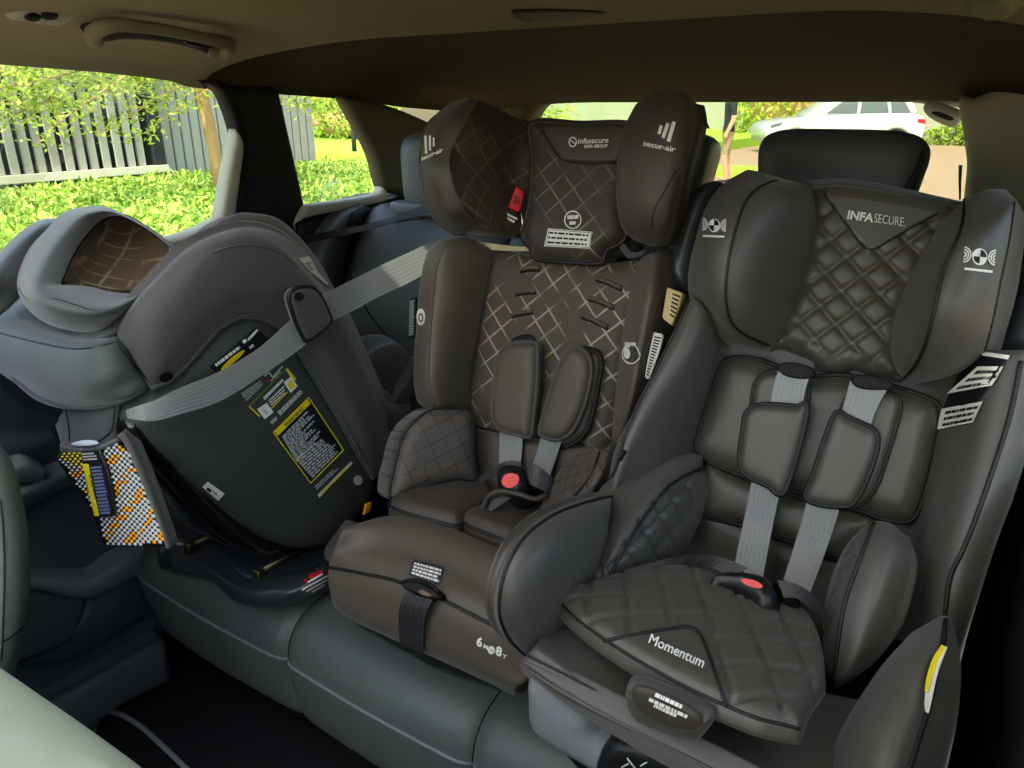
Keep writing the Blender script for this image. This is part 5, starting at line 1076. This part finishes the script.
# front skirt (head end)
skr = skin('front_skirt', LFAB, L, LF, [
    [(-120, 262, -.20), (-60, 278, -.10), (0, 303, -.075), (18, 306, -.07), (34, 316, -.07), (50, 324, -.07), (78, 330, -.07), (102, 330, -.075), (117, 322, -.09), (128, 310, -.12), (134, 303, -.14)],
    [(-120, 272, -.17), (-60, 294, -.06), (0, 316, -.03), (25, 322, -.022), (46, 330, -.02), (64, 336, -.02), (82, 339, -.02), (102, 338, -.025), (117, 330, -.045), (128, 320, -.085), (135, 312, -.12)],
    [(-120, 290, -.15), (-60, 312, -.03), (0, 333, -.004), (29, 340.5, .004), (59, 347, .006), (78, 349, .006), (98, 347, .0), (117, 342, -.022), (130, 334, -.07), (137, 326, -.11), (140, 320, -.14)],
    [(-120, 318, -.15), (-60, 340, -.025), (5, 362, .006), (34, 374, .014), (62, 380, .016), (84, 381, .014), (105, 378, .006), (126, 371, -.018), (140, 362, -.06), (149, 352, -.10), (155, 344, -.13)],
    [(-120, 328, -.16), (-60, 348, -.04), (12, 376, -.006), (39, 393, .004), (64, 402, .006), (88, 403, .004), (121, 399, -.008), (140, 392, -.03), (153, 385, -.06), (164, 379, -.09), (172, 374, -.12)],
    [(-120, 331, -.19), (-60, 351, -.07), (12, 379, -.035), (39, 398, -.028), (64, 407, -.026), (88, 408.5, -.03), (121, 404, -.04), (140, 396, -.06), (154, 389, -.09), (166, 382, -.12), (174, 377, -.14)]], back=.10, nu=64)
sew('seam', PIPE, skr, [(-8, 330), (0, 333), (29, 340.5), (59, 347), (78, 349), (98, 347), (117, 342)], [skr], LF, .0010)
sew('hem', LFAB2, skr, [(12, 377), (25, 386), (39, 396), (64, 405), (88, 407), (121, 402), (140, 395), (156, 387)], [skr], LF, .0028)

# headrest ring with its quilted hollow
LH = Plane((-.96, .50, 1.205), (.29, .05, .955))
Oo = [(18, 286), (21, 268), (31, 247), (47, 229), (64, 213), (82, 207.5), (98, 206.5), (117, 211), (148, 227), (166, 240), (176, 250), (168, 268), (156, 284), (140, 302), (120, 318), (104, 328), (88, 331), (70, 329), (52, 324), (36, 315), (24, 302)]
Ii = [(59, 284), (64, 272), (72, 256), (82, 239), (97, 223), (109, 217), (125, 217.5), (148, 230), (164, 242), (174, 251), (164, 266), (150, 280), (138, 290), (132, 294), (118, 294), (104, 292), (90, 288), (80, 286.5), (74, 285.5), (68, 285), (62, 285)]
md = [((a[0] * .55 + b[0] * .45), (a[1] * .55 + b[1] * .45)) for a, b in zip(Oo, Ii)]
rA = C(LH, Oo, -.03); rM = C(LH, md, .022); rI = C(LH, Ii, .0); rO2 = C(LH, Oo, -.10) ; rI2 = C(LH, Ii, -.022)
ringo = surf('head_bolster', LFAB, L, [rO2, rA, rM, rI, rI2], nu=110, sub=6, closed=True, uvp=LH)
sew('seam', PIPE, ringo, [(19, 288), (24, 297), (30, 301), (45, 299), (58, 299.5), (75, 305), (98, 312), (118, 312), (138, 304)], [ringo], LH, .0008)
cI = rI2.mean(0)
bowl = surf('head_hollow', diamond_print('bowl_diamond_print', (120, 102, 78), (186, 168, 138), s=.034, wd=.12, keep=.44), L, [rI2 + LH.N * .006] + [rI2 * (1 - k) + cI * k - LH.N * dpt for k, dpt in ((.10, .014), (.3, .026), (.6, .03), (.99, .031))], nu=80, sub=6, closed=True, uvp=LH)
sew('piping', PIPE, ringo, [(61, 284), (66, 270), (74, 254), (84, 238), (98, 223), (110, 216.5), (124, 217), (148, 230), (174, 250)], [ringo, bowl], LH, .0014)
# outer shell of the head end, behind the ring
skin('head_shell', LFAB, L, LH, [
    [(64, 221, -.10), (50, 219, -.07), (36, 222, -.06), (18, 234, -.06), (0, 252, -.06), (-14, 268, -.06), (-26, 284, -.07)],
    [(64, 222, -.06), (52, 223, -.04), (40, 227, -.03), (24, 240, -.03), (8, 256, -.03), (-6, 274, -.03), (-18, 290, -.04)],
    [(66, 228, -.07), (58, 232, -.06), (48, 238, -.05), (36, 252, -.05), (26, 268, -.05), (10, 286, -.05), (-6, 298, -.06)]], back=.03, nu=36)
pad('seat_well', LFAB2, L, LH, [(30, 260), (70, 232), (130, 230), (172, 250), (160, 300), (110, 325), (50, 318)], th=.01, rnd=.01, d=-.16, depth=.05, sp=.02)

# car belt threaded round the shell, with the lock-off flap
belt2 = thing('seat_belt', 'grey webbing seat belt stretched across the left child seat shell', 'seat belt', (-.78, .8, 1.0))
belt('webbing', WEB, belt2, C(PX(-.768), [(126, 410, -.03), (140, 405, -.01), (156, 400, .0), (180, 388, .006), (219, 372, .008), (258, 349, .010), (289, 321.5, .014), (308, 305, .016), (325, 294, .008), (356, 278, .004), (380, 266, .014), (410, 252, .030), (442, 237, .050)]),
     C(PX(-.768), [(128, 418, -.03), (140, 420, -.01), (156, 420.6, .0), (180, 414, .006), (219, 401.5, .008), (258, 378, .010), (297, 351, .014), (314, 336, .016), (332, 321, .008), (356, 309, .004), (380, 296, .014), (410, 282, .030), (442, 263, .050)]), n=60)
fl_ = pad('belt_flap', LFAB2, L, PX(-.765), [(289, 299), (291, 292), (297, 288), (304, 287), (313, 288), (320, 295), (326, 306), (332, 321, 1), (318, 334), (306, 342.5, 1), (299, 330), (293, 314)], th=.006, rnd=.006, d=.022, depth=.006, sp=.005, pipe=.003, pmat=PIPE)
onto('stud_hole', SEAL, fl_, circ(298.5, 296.5, 4.8, 4.4, rot=-.4), [fl_], LX, .0012)

# prints on the shell
LBK = M('label_black', (26, 28, 28), .4, .4)
def frame(pts, wd):
    c = np.mean(pts, 0); ptsn = [np.array(p, float) for p in pts]; inn = [p + (c - p) / np.linalg.norm(c - p) * wd * 1.4 for p in ptsn]
    return [[ptsn[i], ptsn[(i + 1) % 4], inn[(i + 1) % 4], inn[i]] for i in range(4)]
W4 = [(272, 432), (308, 396.6), (343.5, 450), (310, 483.5)]
wlb = onto('warning_label', LBK, sh, W4, [sh], LX, .0008, sub=4)
bars('label_frame', YELLOW, wlb, frame(W4, 1.1), [sh], LX, .0016)
hdr = onto('label_header', YELLOW, wlb, [(274, 431.5), (307, 399.5), (309.6, 403.5), (276.8, 435.8)], [sh], LX, .0018, sub=3)
lettering('lettering', 'WARNING', (284.5, 426.5), (302.5, 409), (282.6, 424), INK, hdr, [sh], LX, off=.0026, bold=.02)
bars('small_print', PRINTGREY, wlb, textrows((281, 436), (309, 407.5), (326, 432), (296, 462), 13, .55, .62, seed=21) + textrows((294, 458), (327, 434), (340, 450), (312, 478), 9, .2, .66, seed=22), [sh], LX, .0016)
bars('small_print', PRINTGREY, wlb, textrows((314, 486), (336, 465), (338.5, 469), (316.5, 490), 2, .2, .6, seed=23), [sh], LX, .0012)
stp = onto('label_strip', CREAM, sh, [(317, 494.5), (350.5, 461), (352, 463.5), (318.8, 497.5)], [sh], LX, .0012); onto('label_strip_band', YELLOW, stp, [(321, 492), (347, 466), (348, 467.6), (322, 493.6)], [sh], LX, .0018)
F4 = [(248, 406.5), (286.5, 367.5), (296, 379), (259, 417)]
fr = frame(F4, 1.0); bars('label_frame', YELLOW, sh, [fr[0], fr[3], [tuple(np.array(fr[1][0])), (296, 379), (293, 382), (285.5, 370)], slash((271, 408), (287, 392), 1)], [sh], LX, .0012)
onto('label_icon', WHITE, sh, [(256.5, 409), (266, 402.5), (273, 412), (264, 419)], [sh], LX, .0014); bars('label_icon_mark', PRINTGREY, sh, [slash((262, 409), (267, 414), 3)], [sh], LX, .002)
onto('label_icon', WHITE, sh, [(283, 382), (290.5, 376), (297, 386), (290, 393)], [sh], LX, .0014); onto('label_icon_mark', YELLOW, sh, [(286, 384), (290, 380), (294, 386), (290, 389.5)], [sh], LX, .002)
bars('small_print', WHITE, sh, textrows((262, 397), (281, 378.5), (283, 381), (264.5, 400), 1, 0, .8, seed=31) + textrows((267, 400), (283, 385), (288, 391), (271, 406), 3, .2, .55, seed=32) + textrows((276.5, 412), (300, 389), (302.5, 392.5), (280, 415.5), 3, .05, .6, seed=33) + textrows((269, 422), (275, 416), (277, 419), (272, 424), 2, 0, .6, seed=34), [sh], LX, .0014)
bars('small_print', PRINTGREY, sh, textrows((240, 393), (261, 379), (263.5, 384), (246, 401), 5, .1, .55, seed=35), [sh], LX, .0014)
bars('seat_symbol', PRINTGREY, sh, [slash((264, 376), (268, 372), 1.4), slash((268, 372), (272, 377), 1.4), slash((272, 377), (282, 366), 1.4), slash((270, 381), (280, 371), 1.2)], [sh], LX, .0014); bars('seat_symbol', RED, sh, [slash((266, 381), (268.5, 379), 2)], [sh], LX, .0014)
tpb = onto('brand_strip', LBK, sh, [(209, 367), (256, 327), (268, 339), (222, 377)], [sh], LX, .0008); onto('yellow_band', YELLOW, sh, circ(232, 360, 15.5, 2.6, rot=-.70), [sh], LX, .0014)
bars('small_print', WHITE, tpb, textrows((214, 364), (238, 345.5), (240, 348.5), (216, 367), 1, 0, .8, seed=41) + textrows((246.5, 339), (256, 329), (257.5, 331), (248, 341), 1, 0, .9, seed=42) + textrows((248, 347), (252, 343.5), (253.5, 346), (250, 349), 1, 0, .9, seed=43) + [slash((242.5, 342.5), (245.5, 340), 3)], [sh], LX, .0014)
onto('bolt', PRINTGREY, sh, circ(357, 480, 4.6, 4.8), [sh], LX, .0022)

# lower frame, side bracket, base
pad('frame_rail', GLOSS, L, PX(-.83), [(126, 418), (150, 422), (196, 478), (250, 530), (285, 548), (262, 556), (226, 540), (196, 508), (160, 470), (132, 446)], th=.02, rnd=.014, depth=.30, sp=.01)
pad('frame_rail', GLOSS, L, PX(-.86), [(118, 424), (136, 438), (200, 496), (240, 536), (226, 546), (190, 512), (140, 464), (122, 448)], th=.02, rnd=.014, depth=.24, sp=.01)
fq = onto('frame_tag', CREAM, sh, [(202, 486), (207, 481), (224, 493), (218, 500)], [sh], LX, .002)
bars('small_print', INK, fq, [slash((207, 488), (211, 491), 3), slash((213, 490.5), (217, 495), .8)], [fq, sh], LX, .001)
pad('recline_lever', GLOSS, L, PX(-.84), [(232, 533), (250, 531), (275, 538), (290, 540), (286, 545), (262, 545), (240, 540)], th=.014, rnd=.01, depth=.03, sp=.005)
skin('side_bracket', BLACK, L, PX(-.83), [[(368, 480, 0), (357, 505, 0), (345, 532, 0), (330, 552, 0)], [(372, 480, .008), (362, 506, .008), (352, 532, .008), (338, 556, .008)], [(388, 478, 0), (384, 506, 0), (374, 532, 0), (360, 560, 0)]], back=.05, nu=20)
tube('bracket_edge', M('lit_edge', (150, 146, 136), .5, .4), L, crom(C(PX(-.818), [(371, 480), (366, 490), (357, 505), (349, 524), (340, 540)]), 20), .0018)  # light along the bracket edge, put into a pale tube
yl = pad('yellow_label', ORANGE, L, PX(-.80), [(366, 504.5, 1), (372.5, 501.5, 1), (370, 512, 1), (363.5, 515.5, 1)], th=.002, rnd=.002, depth=.002, sp=.003)
BT = PZ(.668)
BASEM = M('slate_black_base', (54, 60, 65), .28, .5)
ba = pad('base', BASEM, L, BT, [(157, 548), (168, 546), (189, 549), (214, 563), (238, 577), (254, 583), (275, 581), (294, 577), (318, 566), (345, 548), (352, 530), (320, 515), (260, 505), (200, 510), (165, 530)], th=.016, rnd=.018, depth=.036, sp=.008)
bf = skin('base_front', BASEM, ba, PY(.60), [[(158, 552, -.02), (170, 551, -.01), (190, 554, -.005), (214, 567, .0), (238, 581, .0), (254, 587, .0), (275, 586, -.01), (296, 582, -.03), (316, 571, -.06), (332, 560, -.10)], [(160, 558, -.01), (174, 560, .002), (192, 564, .006), (214, 575, .01), (236, 590, .012), (254, 598, .012), (275, 598, .0), (298, 592, -.02), (318, 582, -.05), (334, 572, -.09)], [(158, 565, -.02), (174, 573, -.005), (192, 572, .0), (214, 581, .0), (232, 600, .004), (254, 607, .004), (275, 608, -.01), (300, 602, -.03), (320, 595, -.06), (336, 586, -.10)]], back=.04, nu=48)
for a, b in (((190, 544), (234, 527)), ((259, 571), (314, 543))):
    pa, pb = C(PZ(.692), [a, b]); rl = tube('rail_bar', BRASS, ba, [pa, pa * .5 + pb * .5, pb], .009, n=4); tube('rail_groove', SEAL, rl, [pa + [0, -.004, .006], pb + [0, -.004, .006]], .004, n=4)
    rbox('rail_end', BRASS, rl, pa - [0, 0, .01], (.018, .018, .03), .4)
bars('base_mark', RED, ba, [slash((309.5, 578.5), (322, 571.5), 3.4), [(303.5, 583), (308.5, 583), (305.5, 577.5), (305.5, 577.5)]], [bf, ba], PZ(.68), .002)
bars('small_print', WHITE, ba, [slash((308, 583), (322, 574.5), 1.6), slash((302, 589.5), (329, 574.5), 1.6), slash((306, 590.5), (328, 578.5), 1.6), slash((311, 591.5), (324, 584), 1.6)], [bf, ba], PZ(.68), .002)

# tab and the woven reflective pouch hanging below the skirt
TP = PY(.425)
tb = skin('hanging_tab', LFAB2, L, TP, [[(50, 402, -.01), (54, 420, -.01), (59, 437, -.01), (63, 452, -.01)], [(64, 405, .008), (67, 420, .01), (69, 433, .01), (70, 446, .01)], [(92, 406, .010), (92, 422, .014), (92, 436, .014), (92, 448, .012)], [(117, 403, .006), (115, 420, .01), (114, 432, .01), (115, 442, .01)], [(126, 402, -.01), (124, 418, -.01), (123, 430, -.01), (125, 440, -.01)]], back=.02, nu=20)
sew('seam', PIPE, tb, [(66, 408), (69, 425), (70, 440)], [tb], TP, .001); sew('seam', PIPE, tb, [(115, 406), (114, 420), (113, 430), (98, 442), (80, 445)], [tb], TP, .001)
NP_ = Plane((-.82, .415, .96), (.15, -1, .12))
nb = pad('pouch', INK, L, NP_, [(57, 458), (62, 449, 1), (80, 447), (100, 446), (118, 440, 1), (128, 450), (150, 503), (168, 546, 1), (158, 548), (105, 547, 1), (94, 516), (82, 496), (68, 475)], th=.010, rnd=.008, depth=.01, sp=.006)
skin('pouch_binding', LFAB2, nb, NP_, [[(117, 436, .006), (126, 447, .008), (140, 480, .008), (154, 514, .008), (166, 548, .006)], [(122, 432, .012), (131, 446, .014), (145, 480, .014), (158, 514, .014), (170, 548, .012)], [(126, 428, .006), (135, 446, .006), (149, 480, .006), (161, 513, .006), (172, 546, .006)]], back=.01, nu=20)
skin('pouch_hem', LFAB2, nb, NP_, [[(60, 444, .004), (78, 447, .004), (98, 446, .004), (118, 437, .004)], [(60, 447, .014), (78, 450.5, .014), (98, 449.5, .014), (119, 440, .014)], [(60, 451, .004), (78, 454, .004), (98, 453, .004), (120, 444, .004)]], back=.008, nu=20)
pad('paper_slip', M('bluish_white', (214, 222, 232), .6, .2), nb, Plane((-.83, .418, 1.0), (.1, -1, .1)), [(70, 444), (80, 441), (92, 441), (97, 444), (90, 446), (76, 446)], th=.002, rnd=.002, d=.012, depth=.002, sp=.004)
# beads of the weave
np_uv = NP_.uv(C(NP_, [(58, 459), (64, 453), (80, 450), (100, 450), (119, 443), (127, 452), (149, 504), (165, 545), (106, 545), (96, 516), (84, 496), (70, 476)], .0125))
lo, hi = np_uv.min(0), np_uv.max(0); sets = {0: [], 1: [], 2: []}; rnd = random.Random(2)
ax = math.radians(-24); e1, e2 = np.array([math.cos(ax), math.sin(ax)]), np.array([math.cos(ax + 1.25), math.sin(ax + 1.25)]); cc = (lo + hi) / 2
cand = np.array([cc + e1 * i * .0058 + e2 * j * .0066 for i in range(-32, 33) for j in range(-32, 33)]); ij = [(i, j) for i in range(-32, 33) for j in range(-32, 33)]
ok = inside(cand, np_uv)
for (i, j), p, o in zip(ij, cand, ok):
    if not o: continue
    s = (p[0] - lo[0]) / (hi[0] - lo[0]); tt = (p[1] - lo[1]) / (hi[1] - lo[1])
    k = 1 if s < .24 and tt > .68 else (2 if ((i % 5 in (0, 1)) and rnd.random() < .55) else 0)
    sets[k].append(p)
for k, mt, nm in ((0, PRINTGREY, 'white_weave'), (1, YELLOW, 'yellow_weave'), (2, ORANGE, 'orange_weave')):
    V = []; F = []
    for p in sets[k]:
        b = len(V); c = NP_.O + p[0] * NP_.U + p[1] * NP_.V + NP_.N * .0125; r = .0012 + .0011 * (p[0] - lo[0]) / (hi[0] - lo[0])
        V += [c - NP_.N * .002 + NP_.U * r * 1.1 * a + NP_.V * r * b_ for a, b_ in ((-1, -1), (1, -1), (1, 1), (-1, 1))] + [c + NP_.N * .0012]
        F += [(b, b + 1, b + 4), (b + 1, b + 2, b + 4), (b + 2, b + 3, b + 4), (b + 3, b, b + 4)]
    mk(nm, V, F, mt, nb, kind='stuff')
NT = Plane(NP_.O + NP_.N * .014, NP_.N)
tgp = pad('pouch_tag', LBK, nb, NT, [(81, 450, 1), (99, 449, 1), (107, 468), (113, 492), (115, 516, 1), (94.5, 518, 1), (90, 492), (82.5, 464)], th=.002, rnd=.002, depth=.002, sp=.005)
onto('tag_band', YELLOW, tgp, [(82.5, 464), (89, 463.5), (99.8, 515.5), (94.2, 516)], [tgp], NT, .0008)
lettering('lettering', 'WARNING', (89, 474), (95.8, 499), (92.5, 473.3), INK, tgp, [tgp], NT, off=.0014)
bars('small_print', M('violet_grey', (120, 128, 180), .6, .2), tgp, textrows((91, 466), (102, 465), (112, 514), (101, 515), 14, .1, .6, seed=51), [tgp], NT, .0008)
bars('small_print', PRINTGREY, tgp, textrows((82, 452.5), (97, 451.5), (98, 460), (84, 461), 3, .2, .55, seed=52), [tgp], NT, .0008)
